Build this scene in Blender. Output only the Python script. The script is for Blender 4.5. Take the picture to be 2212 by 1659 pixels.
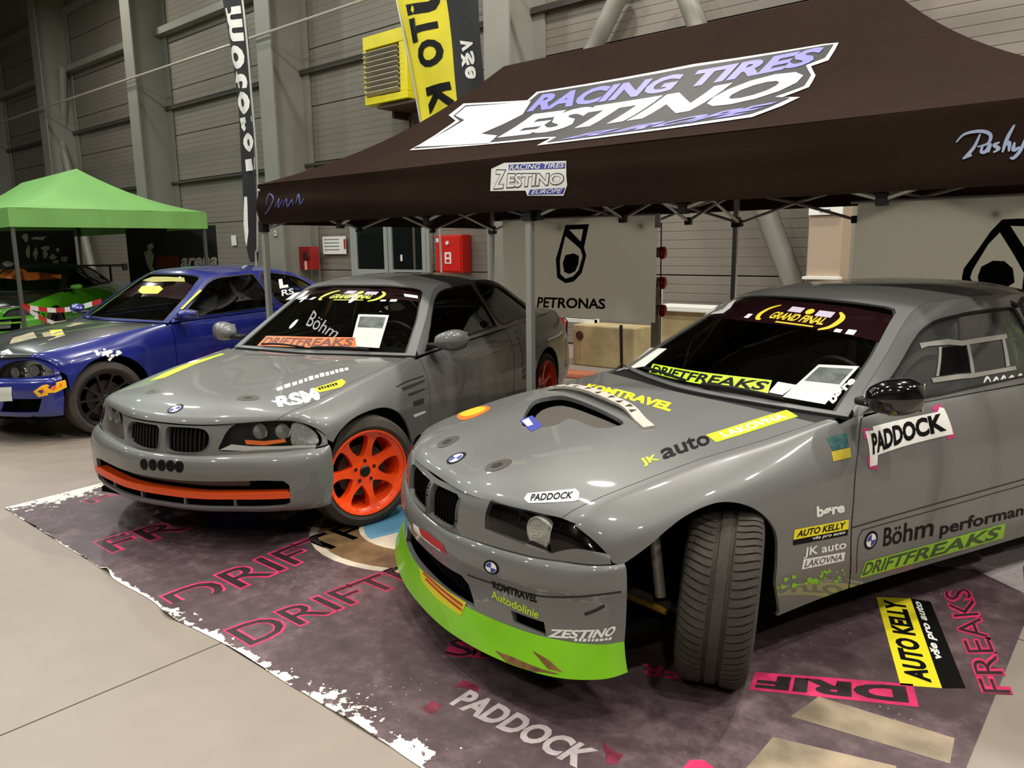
import bpy, bmesh, math, random
import numpy as np
from mathutils import Vector, Matrix, geometry
random.seed(7); rng = np.random.default_rng(7)
S = bpy.context.scene; COL = S.collection
for o in list(bpy.data.objects): bpy.data.objects.remove(o)

# ---------------------------------------------------------------- camera
IW, IH, FPX = 2212.0, 1659.0, 1660.0
CX, CY = IW/2, IH/2
CAMH = 1.53
def nrm(v):
    v = np.asarray(v, float); return v/np.linalg.norm(v)
_x = -nrm((-860-CX, CY-560, -FPX)); _y = nrm((2547-CX, CY-520, -FPX))
_z = nrm(np.cross(_x, _y)); _y = np.cross(_z, _x)
RW = np.array([_x, _y, _z])                 # world = RW @ cam
CPOS = np.array([0, 0, CAMH])
cd = bpy.data.cameras.new('camera'); cam = bpy.data.objects.new('camera', cd); COL.objects.link(cam)
cd.sensor_width = 36.0; cd.lens = 36.0*FPX/IW; cd.clip_start = 0.05; cd.clip_end = 200
M = Matrix.Identity(4)
for i in range(3):
    for j in range(3): M[i][j] = RW[i, j]
    M[i][3] = CPOS[i]
cam.matrix_world = M; S.camera = cam
def pray(px, py): return nrm(RW @ np.array([px-CX, CY-py, -FPX]))
def floor_at(px, py, z=0.0):
    d = pray(px, py); return CPOS + d*((z-CAMH)/d[2])
def wall_at(px, py, y):
    d = pray(px, py); return CPOS + d*(y/d[1])
def project(P):
    c = (np.asarray(P, float)-CPOS) @ RW
    return np.stack([CX + FPX*c[..., 0]/-c[..., 2], CY - FPX*c[..., 1]/-c[..., 2]], -1)

# ---------------------------------------------------------------- light
S.view_settings.view_transform = 'Standard'; S.view_settings.look = 'None'
S.view_settings.gamma = 1.0; S.view_settings.use_curve_mapping = False
S.view_settings.exposure = 0.55
W = bpy.data.worlds.new('hall_air'); S.world = W; W.use_nodes = True
W.node_tree.nodes['Background'].inputs[0].default_value = (0.80, 0.82, 0.80, 1)
W.node_tree.nodes['Background'].inputs[1].default_value = 0.10

# ---------------------------------------------------------------- materials
MATS = {}
def mat(name, col, rough=0.5, metal=0.0, coat=0.0, emit=0.0, bump=None, var=None, spec=0.5, alpha=1.0):
    if name in MATS: return MATS[name]
    m = bpy.data.materials.new(name); m.use_nodes = True; nt = m.node_tree
    b = nt.nodes['Principled BSDF']; c = (*col, 1)
    b.inputs['Base Color'].default_value = c; b.inputs['Roughness'].default_value = rough
    b.inputs['Metallic'].default_value = metal; b.inputs['Coat Weight'].default_value = coat
    b.inputs['Coat Roughness'].default_value = 0.04; b.inputs['Specular IOR Level'].default_value = spec
    if emit:
        b.inputs['Emission Color'].default_value = c; b.inputs['Emission Strength'].default_value = emit
    tc = nt.nodes.new('ShaderNodeTexCoord')
    def noise(scale, detail=4):
        n = nt.nodes.new('ShaderNodeTexNoise'); n.inputs['Scale'].default_value = scale
        n.inputs['Detail'].default_value = detail; nt.links.new(tc.outputs['Object'], n.inputs['Vector']); return n
    if var:
        sc, lo, hi = var; n = noise(sc); r = nt.nodes.new('ShaderNodeValToRGB')
        r.color_ramp.elements[0].position = 0.32; r.color_ramp.elements[1].position = 0.7
        r.color_ramp.elements[0].color = (*[x*lo for x in col], 1); r.color_ramp.elements[1].color = (*[min(1, x*hi) for x in col], 1)
        nt.links.new(n.outputs['Fac'], r.inputs['Fac']); nt.links.new(r.outputs['Color'], b.inputs['Base Color'])
    if bump:
        sc, st = bump; n = noise(sc, 6); bp = nt.nodes.new('ShaderNodeBump'); bp.inputs['Strength'].default_value = st
        bp.inputs['Distance'].default_value = 0.01
        nt.links.new(n.outputs['Fac'], bp.inputs['Height']); nt.links.new(bp.outputs['Normal'], b.inputs['Normal'])
    MATS[name] = m; return m
def glass(name, tint, gloss=0.10, haze=0.0):
    if name in MATS: return MATS[name]
    m = bpy.data.materials.new(name); m.use_nodes = True; nt = m.node_tree; nt.nodes.clear()
    out = nt.nodes.new('ShaderNodeOutputMaterial'); mx = nt.nodes.new('ShaderNodeMixShader')
    tr = nt.nodes.new('ShaderNodeBsdfTransparent'); tr.inputs[0].default_value = (*tint, 1)
    gl = nt.nodes.new('ShaderNodeBsdfGlossy'); gl.inputs[0].default_value = (1, 1, 1, 1); gl.inputs['Roughness'].default_value = 0.01
    lw = nt.nodes.new('ShaderNodeFresnel'); lw.inputs[0].default_value = 1.5
    nt.links.new(lw.outputs[0], mx.inputs[0])
    nt.links.new(tr.outputs[0], mx.inputs[1]); nt.links.new(gl.outputs[0], mx.inputs[2]); nt.links.new(mx.outputs[0], out.inputs[0])
    if haze:
        df = nt.nodes.new('ShaderNodeBsdfDiffuse'); df.inputs[0].default_value = (0.45, 0.47, 0.46, 1); m3 = nt.nodes.new('ShaderNodeMixShader'); m3.inputs[0].default_value = haze
        nt.links.new(mx.outputs[0], m3.inputs[1]); nt.links.new(df.outputs[0], m3.inputs[2]); nt.links.new(m3.outputs[0], out.inputs[0])
    MATS[name] = m; return m
def translucent(m, col, f):
    nt = m.node_tree; t = nt.nodes.new('ShaderNodeBsdfTranslucent'); t.inputs[0].default_value = (*col, 1); x = nt.nodes.new('ShaderNodeMixShader'); x.inputs[0].default_value = f
    nt.links.new(nt.nodes['Principled BSDF'].outputs[0], x.inputs[1]); nt.links.new(t.outputs[0], x.inputs[2]); nt.links.new(x.outputs[0], [n for n in nt.nodes if n.type == 'OUTPUT_MATERIAL'][0].inputs[0]); return m
def C255(*c):
    return tuple(((x/255)/12.92 if x <= 10 else ((x/255+0.055)/1.055)**2.4) for x in c)

# ---------------------------------------------------------------- objects
def link(o, parent=None, **kw):
    COL.objects.link(o)
    if parent is not None: o.parent = parent
    for k, v in kw.items():
        if v is not None: o[k] = v
    return o
def thing(name, label, category, loc=(0, 0, 0), rz=0.0, group=None):
    o = bpy.data.objects.new(name, None); o.location = loc; o.rotation_euler = (0, 0, rz); o.empty_display_size = 0.2
    return link(o, label=label, category=category, group=group)
def mesh_obj(name, V, F, m, parent=None, smooth=False, normals=None, fm=None, **kw):
    me = bpy.data.meshes.new(name)
    me.from_pydata([tuple(map(float, v)) for v in V], [], [tuple(map(int, f)) for f in F])
    for x in (m if isinstance(m, (list, tuple)) else [m]): me.materials.append(x)
    if fm is not None: me.polygons.foreach_set('material_index', np.asarray(fm, dtype=np.int32))
    if smooth is not False and smooth is not None:
        if smooth is True: me.polygons.foreach_set('use_smooth', np.ones(len(F), dtype=bool))
        else: me.set_sharp_from_angle(angle=math.radians(smooth)); 
        if smooth is not True: me.polygons.foreach_set('use_smooth', np.ones(len(F), dtype=bool))
    me.update()
    if normals is not None: me.normals_split_custom_set_from_vertices([tuple(map(float, n)) for n in normals])
    return link(bpy.data.objects.new(name, me), parent, **kw)
class MB:
    """collects simple solids into one mesh"""
    def __init__(s): s.V = []; s.F = []; s.M = []
    def add(s, V, F, mi=0):
        k = len(s.V); s.V += [tuple(v) for v in V]; s.F += [tuple(i+k for i in f) for f in F]; s.M += [mi]*len(F); return s
    def box(s, c, d, mi=0, rz=0.0, rot=None):
        hx, hy, hz = d[0]/2, d[1]/2, d[2]/2
        V = [Vector((x, y, z)) for x in (-hx, hx) for y in (-hy, hy) for z in (-hz, hz)]
        R = rot if rot is not None else Matrix.Rotation(rz, 3, 'Z')
        V = [R @ v + Vector(c) for v in V]
        return s.add(V, [(0, 1, 3, 2), (4, 6, 7, 5), (0, 4, 5, 1), (2, 3, 7, 6), (0, 2, 6, 4), (1, 5, 7, 3)], mi)
    def tube(s, path, r, n=8, mi=0, caps=True):
        P = [Vector(p) for p in path]; k = len(P); rs = r if isinstance(r, (list, tuple)) else [r]*k
        V = []; t0 = (P[1]-P[0]).normalized(); a = t0.orthogonal().normalized()
        for i in range(k):
            t = (P[min(i+1, k-1)]-P[max(i-1, 0)]).normalized()
            a = (a - t*a.dot(t)).normalized(); b = t.cross(a)
            V += [P[i] + (a*math.cos(2*math.pi*j/n) + b*math.sin(2*math.pi*j/n))*rs[i] for j in range(n)]
        F = [(i*n+j, i*n+(j+1) % n, (i+1)*n+(j+1) % n, (i+1)*n+j) for i in range(k-1) for j in range(n)]
        if caps: F += [tuple(range(n-1, -1, -1)), tuple((k-1)*n+j for j in range(n))]
        return s.add(V, F, mi)
    def lathe(s, prof, n=48, axis='Y', c=(0, 0, 0), mi=0, close=False):
        V = []
        for (r, h) in prof:
            for j in range(n):
                a = 2*math.pi*j/n
                p = {'Y': (r*math.cos(a), h, r*math.sin(a)), 'Z': (r*math.cos(a), r*math.sin(a), h), 'X': (h, r*math.cos(a), r*math.sin(a))}[axis]
                V.append((p[0]+c[0], p[1]+c[1], p[2]+c[2]))
        k = len(prof)
        F = [(i*n+j, i*n+(j+1) % n, (i+1)*n+(j+1) % n, (i+1)*n+j) for i in range(k-1) for j in range(n)]
        return s.add(V, F, mi)
    def prism(s, poly, y0, y1, mi=0, plane='XZ'):
        n = len(poly)
        mk = {'XZ': lambda p, h: (p[0], h, p[1]), 'XY': lambda p, h: (p[0], p[1], h), 'YZ': lambda p, h: (h, p[0], p[1])}[plane]
        V = [mk(p, y0) for p in poly] + [mk(p, y1) for p in poly]
        F = [tuple(range(n-1, -1, -1)), tuple(range(n, 2*n))] + [(i, (i+1) % n, n+(i+1) % n, n+i) for i in range(n)]
        return s.add(V, F, mi)
    def build(s, name, m, parent=None, smooth=False, bevel=0, **kw):
        o = mesh_obj(name, s.V, s.F, m, parent, smooth, fm=s.M, **kw)
        bm = bmesh.new(); bm.from_mesh(o.data); bmesh.ops.recalc_face_normals(bm, faces=bm.faces); bm.to_mesh(o.data); bm.free()
        if bevel:
            b = o.modifiers.new('bevel', 'BEVEL'); b.width = bevel; b.segments = 2; b.limit_method = 'ANGLE'
        return o

# ---------------------------------------------------------------- smooth surfaces through a net of points
def _tang(P):
    d = np.diff(P, axis=0); m = np.zeros_like(P)
    m[1:-1] = (P[2:]-P[:-2])/2
    L = 1.6*np.minimum(np.linalg.norm(d[1:], axis=-1), np.linalg.norm(d[:-1], axis=-1))
    l = np.linalg.norm(m[1:-1], axis=-1)+1e-12
    m[1:-1] *= np.minimum(1, L/l)[..., None]
    if len(P) > 2:
        m[0] = 1.5*d[0]-0.5*m[1]; m[-1] = 1.5*d[-1]-0.5*m[-2]
    else: m[0] = d[0]; m[-1] = d[-1]
    return m
class Surf:
    def __init__(s, P, sym=False, flip=1, mw=None):
        P = np.array(P, float)
        if sym:                                   # mirror the second direction in y=0 (first column lies on y=0)
            Q = P[:, ::-1].copy(); Q[..., 1] *= -1; P = np.concatenate([Q[:, :-1], P], 1)
        s.P = P; s.nu, s.nv = P.shape[:2]; s.v0 = -(s.nv//2) if sym else 0
        s.Mu = _tang(P); s.Mv = np.swapaxes(_tang(np.swapaxes(P, 0, 1)), 0, 1); s.Muv = _tang(s.Mv)
        s.flip = flip; s.mw = mw; s._g = None
    def rng(s): return (0, s.nu-1, s.v0, s.v0+s.nv-1)
    def ev(s, u, v):
        u = np.atleast_1d(np.asarray(u, float)); v = np.atleast_1d(np.asarray(v, float))-s.v0
        i = np.clip(np.floor(u).astype(int), 0, s.nu-2); j = np.clip(np.floor(v).astype(int), 0, s.nv-2)
        a = u-i; b = v-j
        h = lambda t: (2*t**3-3*t**2+1, -2*t**3+3*t**2, t**3-2*t**2+t, t**3-t**2)
        A0, A1, A2, A3 = [x[:, None] for x in h(a)]; B0, B1, B2, B3 = [x[:, None] for x in h(b)]
        def row(k):
            return (B0*s.P[k, j]+B1*s.P[k, j+1]+B2*s.Mv[k, j]+B3*s.Mv[k, j+1],
                    B0*s.Mu[k, j]+B1*s.Mu[k, j+1]+B2*s.Muv[k, j]+B3*s.Muv[k, j+1])
        p0, m0 = row(i); p1, m1 = row(i+1)
        return A0*p0+A1*p1+A2*m0+A3*m1
    def nm(s, u, v, e=2e-3):
        u = np.atleast_1d(np.asarray(u, float)); v = np.atleast_1d(np.asarray(v, float))
        n = np.cross(s.ev(u+e, v)-s.ev(u-e, v), s.ev(u, v+e)-s.ev(u, v-e))
        return s.flip*n/(np.linalg.norm(n, axis=1)[:, None]+1e-15)
    def world(s, P): return P if s.mw is None else P @ s.mw[:3, :3].T + s.mw[:3, 3]
    def grid(s):
        if s._g is None:
            a, b, c, d = s.rng(); U, V = np.meshgrid(np.linspace(a, b, 70), np.linspace(c, d, 70), indexing='ij')
            U = U.ravel(); V = V.ravel(); P = s.ev(U, V); N = s.nm(U, V)
            PW = s.world(P); NW = N if s.mw is None else N @ s.mw[:3, :3].T
            fac = np.einsum('ij,ij->i', NW, CPOS-PW) > 0
            s._g = (U, V, P, project(PW), fac)
        return s._g
    def solve(s, fn, tgt, u, v):
        a, b, c, d = s.rng(); tgt = np.asarray(tgt, float)
        for _ in range(25):
            f0 = fn(u, v)-tgt; e = 1e-4
            J = np.stack([(fn(u+e, v)-fn(u-e, v))/(2*e), (fn(u, v+e)-fn(u, v-e))/(2*e)], 1)
            try: st = np.linalg.lstsq(J, f0, rcond=None)[0]
            except Exception: break
            L = np.max(np.abs(st)); st = st*min(1, 0.5/(L+1e-12))
            u = float(np.clip(u-st[0], a-0.3, b+0.3)); v = float(np.clip(v-st[1], c-0.3, d+0.3))
            if L < 1e-7: break
        return (u, v)
    def px(s, p):                                 # pixel of the photograph -> (u, v)
        U, V, P, Q, fac = s.grid(); dd = np.sum((Q-np.asarray(p))**2, 1)+np.where(fac, 0, 1e9); k = int(np.argmin(dd))
        return s.solve(lambda u, v: project(s.world(s.ev(u, v)))[0], p, U[k], V[k])
    def co(s, ax, p, side=1):                     # two chosen coordinates -> (u, v)
        U, V, P, Q, fac = s.grid(); dd = (P[:, ax[0]]-p[0])**2+(P[:, ax[1]]-p[1])**2+np.where(V*side >= -1e-6, 0, 1e9); k = int(np.argmin(dd))
        return s.solve(lambda u, v: s.ev(u, v)[0][list(ax)], p, U[k], V[k])
def plane_surf(o, U, V, mw=None):
    o, U, V = map(lambda q: np.array(q, float), (o, U, V)); return Surf([[o, o+V], [o+U, o+U+V]], mw=mw)
def seg(pts, step=0.1, closed=True):
    out = []; n = len(pts)
    for i in range(n if closed else n-1):
        a = np.array(pts[i], float); b = np.array(pts[(i+1) % n], float); k = max(1, int(np.ceil(np.max(np.abs(b-a))/step)))
        out += [tuple(a+(b-a)*t/k) for t in range(k)]
    if not closed: out.append(tuple(pts[-1]))
    return out
def curve(pts, k=8, closed=True):                 # smooth curve through points
    P = np.array(pts, float); n = len(P); out = []
    for i in range(n if closed else n-1):
        p = [P[(i+d) % n] if closed else P[min(max(i+d, 0), n-1)] for d in (-1, 0, 1, 2)]
        for t in np.arange(k)/k:
            out.append(tuple(0.5*((2*p[1])+(-p[0]+p[2])*t+(2*p[0]-5*p[1]+4*p[2]-p[3])*t*t+(-p[0]+3*p[1]-3*p[2]+p[3])*t**3)))
    if not closed: out.append(tuple(P[-1]))
    return out
def inpoly(Q, poly):
    Q = np.asarray(Q, float); p = np.asarray(poly, float); x, y = Q[:, 0], Q[:, 1]; r = np.zeros(len(Q), bool); j = len(p)-1
    for i in range(len(p)):
        c = ((p[i, 1] > y) != (p[j, 1] > y)) & (x < (p[j, 0]-p[i, 0])*(y-p[i, 1])/((p[j, 1]-p[i, 1]) if p[j, 1] != p[i, 1] else 1e-12)+p[i, 0])
        r ^= c; j = i
    return r
def fill2d(outer, holes=(), step=(0.1, 0.1)):
    vs = []; es = []
    for loop in [outer]+list(holes):
        k = len(vs); n = len(loop); vs += [tuple(p) for p in loop]; es += [(k+i, k+(i+1) % n) for i in range(n)]
    A = np.array(outer); lo = A.min(0); hi = A.max(0)
    gu = np.arange(lo[0]+step[0]/2, hi[0], step[0]); gv = np.arange(lo[1]+step[1]/2, hi[1], step[1])
    if len(gu) and len(gv):
        G = np.stack(np.meshgrid(gu, gv, indexing='ij'), -1).reshape(-1, 2)
        ok = inpoly(G, outer)
        for h in holes: ok &= ~inpoly(G, h)
        B = np.array(vs); G = G[ok]
        if len(G):
            sc = np.array(step); keep = np.array([np.min(np.sum(((B-g)/sc)**2, 1)) > 0.09 for g in G]); G = G[keep]
            vs += [tuple(g) for g in G]
    r = geometry.delaunay_2d_cdt([Vector(p) for p in vs], es, [], 0, 1e-6)
    V = np.array([tuple(p) for p in r[0]]); F = np.array([f for f in r[2] if len(f) == 3])
    c = V[F].mean(1); ok = inpoly(c, outer)
    for h in holes: ok &= ~inpoly(c, h)
    return V, F[ok]
def panel(name, s, outer, m, parent=None, holes=(), step=(0.1, 0.1), off=0.0, rim=0.012, mirror=False, **kw):
    """a sheet cut from surface s; outline and holes in (u, v); edges turned inwards by rim"""
    V2, F = fill2d(outer, holes, step)
    used = np.unique(F); mp = -np.ones(len(V2), int); mp[used] = np.arange(len(used)); F = mp[F]; V2 = V2[used]
    P = s.ev(V2[:, 0], V2[:, 1]); N = s.nm(V2[:, 0], V2[:, 1]); P = P+N*off
    a, b, c = P[F[:, 0]], P[F[:, 1]], P[F[:, 2]]
    bad = np.einsum('ij,ij->i', np.cross(b-a, c-a), N[F[:, 0]]) < 0
    F[bad] = F[bad][:, ::-1]
    if rim:
        cnt = {}
        for f in F:
            for i in range(3):
                e = (f[i], f[(i+1) % 3]); cnt[e] = 1
        be = [e for e in cnt if (e[1], e[0]) not in cnt]
        k = len(P); idx = {}; P = list(P); N = list(N); F = [tuple(f) for f in F]
        for (i, j) in be:
            for q in (i, j):
                if q not in idx:
                    idx[q] = len(P); P += [P[q], P[q]-N[q]*rim]; N += [N[q], N[q]]
        for (i, j) in be:
            A, B = idx[i], idx[j]; d = np.cross(np.asarray(P[j])-np.asarray(P[i]), N[i]); d = d/(np.linalg.norm(d)+1e-12)
            for q in (A, A+1, B, B+1): N[q] = d
            F.append((A, A+1, B+1, B))
        P = np.array(P); N = np.array(N)
    o = mesh_obj(name, P, F, m, parent, True, normals=N, **kw)
    if mirror:
        P2 = P*np.array([1, -1, 1]); N2 = N*np.array([1, -1, 1])
        o2 = mesh_obj(name, P2, [tuple(f)[::-1] for f in F], m, parent, True, normals=N2, **kw)
        return o, o2
    return o
_TX = {}
def text2d(txt, bold=0.0, shear=0.0):
    """text as flat triangles, scaled into the unit box"""
    key = (txt, bold, shear)
    if key not in _TX:
        c = bpy.data.curves.new('t', 'FONT'); c.body = txt; c.offset = bold; c.shear = shear; c.resolution_u = 3
        o = bpy.data.objects.new('t', c); me = bpy.data.meshes.new_from_object(o)
        bm = bmesh.new(); bm.from_mesh(me); bmesh.ops.triangulate(bm, faces=bm.faces)
        V = np.array([(v.co.x, v.co.y) for v in bm.verts]); bm.verts.index_update(); F = [tuple(v.index for v in f.verts) for f in bm.faces]
        bm.free(); bpy.data.objects.remove(o); bpy.data.curves.remove(c); bpy.data.meshes.remove(me)
        lo = V.min(0); hi = V.max(0); _TX[key] = ((V-lo)/(hi-lo), F, (hi-lo)[0]/(hi-lo)[1])
    return _TX[key]
def slice2d(V, F, n):
    bm = bmesh.new(); vs = [bm.verts.new((x, y, 0)) for x, y in V]
    for f in F:
        try: bm.faces.new([vs[i] for i in f])
        except ValueError: pass
    for ax, k in ((0, n[0]), (1, n[1])):
        for i in range(1, k):
            co = Vector((i/k, 0, 0)) if ax == 0 else Vector((0, i/k, 0)); no = Vector((1, 0, 0)) if ax == 0 else Vector((0, 1, 0))
            bmesh.ops.bisect_plane(bm, geom=bm.verts[:]+bm.edges[:]+bm.faces[:], plane_co=co, plane_no=no, dist=1e-6)
    bm.verts.index_update(); V = np.array([(v.co.x, v.co.y) for v in bm.verts]); F = [tuple(v.index for v in f.verts) for f in bm.faces]; bm.free(); return V, F
def decal(name, s, corners, layers, parent=None, n=(4, 2), off=0.0015, uv=False, mirror=False, th=0.0006, **kw):
    """print on surface s. corners bl, br, tr, tl in photo pixels (or uv). layers: (kind, data, box, material, bold, shear)"""
    K = np.array([c if uv else s.px(c) for c in corners], float); V = []; F = []; Nn = []; ms = []; fm = []
    for li, ly in enumerate(layers):
        kind, data, box, m = ly[:4]; bold = ly[4] if len(ly) > 4 else 0.0; sh = ly[5] if len(ly) > 5 else 0.0
        if kind == 'text': v, f, _ = text2d(data, bold, sh)
        elif kind == 'poly':
            a = np.array(data, float); v, f = fill2d([tuple(p) for p in a], (), (9, 9)); f = [tuple(x) for x in f]
        elif kind == 'ring':
            o_, i_ = data; v, f = fill2d(o_, i_, (9, 9)); f = [tuple(x) for x in f]
        v = np.array(v)*[box[2]-box[0], box[3]-box[1]]+[box[0], box[1]]
        v, f = slice2d(v, f, n)
        x, y = v[:, 0:1], v[:, 1:2]
        q = K[0]*(1-x)*(1-y)+K[1]*x*(1-y)+K[2]*x*y+K[3]*(1-x)*y
        P = s.ev(q[:, 0], q[:, 1]); N = s.nm(q[:, 0], q[:, 1]); P = P+N*(off+li*th)
        if m not in ms: ms.append(m)
        k = len(V)
        for t in f:
            a, b, c = P[t[0]], P[t[1]], P[t[2]]
            t = t if np.dot(np.cross(b-a, c-a), N[t[0]]) > 0 else t[::-1]
            F.append(tuple(i+k for i in t)); fm.append(ms.index(m))
        V += list(P); Nn += list(N)
    return mesh_obj(name, V, F, ms, parent, True, normals=Nn, fm=fm, **kw)
REC = [(0, 0), (1, 0), (1, 1), (0, 1)]
def disc(k=20, r=0.5, c=(0.5, 0.5)): return [(c[0]+r*math.cos(2*math.pi*i/k), c[1]+r*math.sin(2*math.pi*i/k)) for i in range(k)]
FULL = (0, 0, 1, 1)
# ---------------------------------------------------------------- common materials
M_BLACK = mat('black_plastic', C255(16, 16, 17), 0.45)
M_RUB = mat('tyre_rubber', C255(60, 54, 48), 0.9, bump=(60, 0.3), var=(9, 0.8, 1.25))
M_RUBD = mat('rubber_seal', C255(10, 10, 10), 0.5)
M_DARK = mat('underbody_black', C255(8, 8, 9), 0.9, spec=0.1)
M_CHROME = mat('chrome', (0.75, 0.75, 0.75), 0.12, 1.0)
M_ALU = mat('brushed_aluminium', C255(196, 188, 176), 0.5, 0.35, var=(30, 0.85, 1.1))
M_WHITE = mat('white_print', C255(232, 232, 226), 0.45)
M_BLK = mat('black_print', C255(10, 10, 11), 0.5, spec=0.15)
M_LIME = mat('lime_print', C255(190, 228, 28), 0.45)
M_LIMEP = mat('lime_paint', C255(122, 190, 22), 0.35, coat=0.5, var=(7, 0.92, 1.05))
M_YEL = mat('yellow_print', C255(236, 222, 30), 0.45)
M_GOLD = mat('gold_print', C255(222, 196, 40), 0.45)
M_ORG = mat('orange_print', C255(232, 106, 22), 0.45)
M_PINK = mat('pink_print', C255(205, 45, 95), 0.5)
M_RED = mat('red_print', C255(178, 40, 44), 0.45)
M_BLUE = mat('blue_print', C255(52, 62, 150), 0.45)
M_STRIP = mat('sun_strip_film', C255(30, 12, 16), 0.12, coat=0.5)
M_LENS = glass('lamp_lens', (0.92, 0.94, 0.94))
M_PAPER = mat('paper', C255(215, 218, 210), 0.6)
M_GREYP = mat('grey_print', C255(90, 96, 92), 0.6, var=(20, 0.5, 1.5))
M_CLOTH = mat('seat_cloth', C255(18, 18, 20), 0.9)
M_GLASS = glass('car_glass', (0.66, 0.69, 0.66))

def car_frame(name, label, cx, cy, yaw):
    root = thing(name, label, 'car', (cx, cy, 0), yaw)
    mw = np.eye(4); c, s = math.cos(yaw), math.sin(yaw)
    mw[:2, :2] = [[c, -s], [s, c]]; mw[0, 3] = cx; mw[1, 3] = cy
    return root, mw
def empty_part(name, parent, loc, rot=(0, 0, 0)):
    o = bpy.data.objects.new(name, None); o.location = loc; o.rotation_euler = rot; o.empty_display_size = 0.1
    return link(o, parent)
def rim_face(R, nsp, m, wsp, hub, lip, depth, style='flare'):
    """front face of a spoked rim in the XZ plane, outer side +Y; windows are cut between the spokes"""
    holes = []
    r0, r1 = hub, lip
    for k in range(nsp):
        a0 = 2*math.pi*(k+0.5)/nsp; h = math.pi/nsp
        pts = []
        wi = h-wsp[0]/r0; wm = h-wsp[1]/((r0+r1)/2); wo = h-wsp[2]/r1
        rm = (r0+r1)/2
        ring = [(r0, 0), (r0+0.012, wi), (rm, wm), (r1-0.012, wo), (r1, wo*0.6), (r1+0.002, 0), (r1, -wo*0.6), (r1-0.012, -wo), (rm, -wm), (r0+0.012, -wi)]
        pts = curve([(r*math.cos(a0+t), r*math.sin(a0+t)) for r, t in ring], 3)
        holes.append(pts)
    outer = [(R*math.cos(2*math.pi*i/72), R*math.sin(2*math.pi*i/72)) for i in range(72)]
    V2, F = fill2d(outer, holes, (0.02, 0.02))
    used = np.unique(F); mp = -np.ones(len(V2), int); mp[used] = np.arange(len(used)); F = mp[F]; V2 = V2[used]
    r = np.hypot(V2[:, 0], V2[:, 1]); t = np.clip(r/R, 0, 1)
    y = -depth*(1-t**2)**0.8*np.where(r < hub*0.8, 0.75, 1.0)-0.012*(t < 0.93)
    P = np.stack([V2[:, 0], y, V2[:, 1]], 1)
    F = [tuple(f) for f in F]
    a, b, c = P[F[0][0]], P[F[0][1]], P[F[0][2]]
    if np.cross(b-a, c-a)[1] < 0: F = [f[::-1] for f in F]
    cnt = {}
    for f in F:
        for i in range(3): cnt[(f[i], f[(i+1) % 3])] = 1
    be = [e for e in cnt if (e[1], e[0]) not in cnt]; P = list(P); idx = {}
    for i, j in be:
        for q in (i, j):
            if q not in idx: idx[q] = len(P); P += [P[q], P[q]-np.array([0, 0.045, 0])]
    for i, j in be: A, B = idx[i], idx[j]; F.append((A, A+1, B+1, B))
    return P, F
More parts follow.
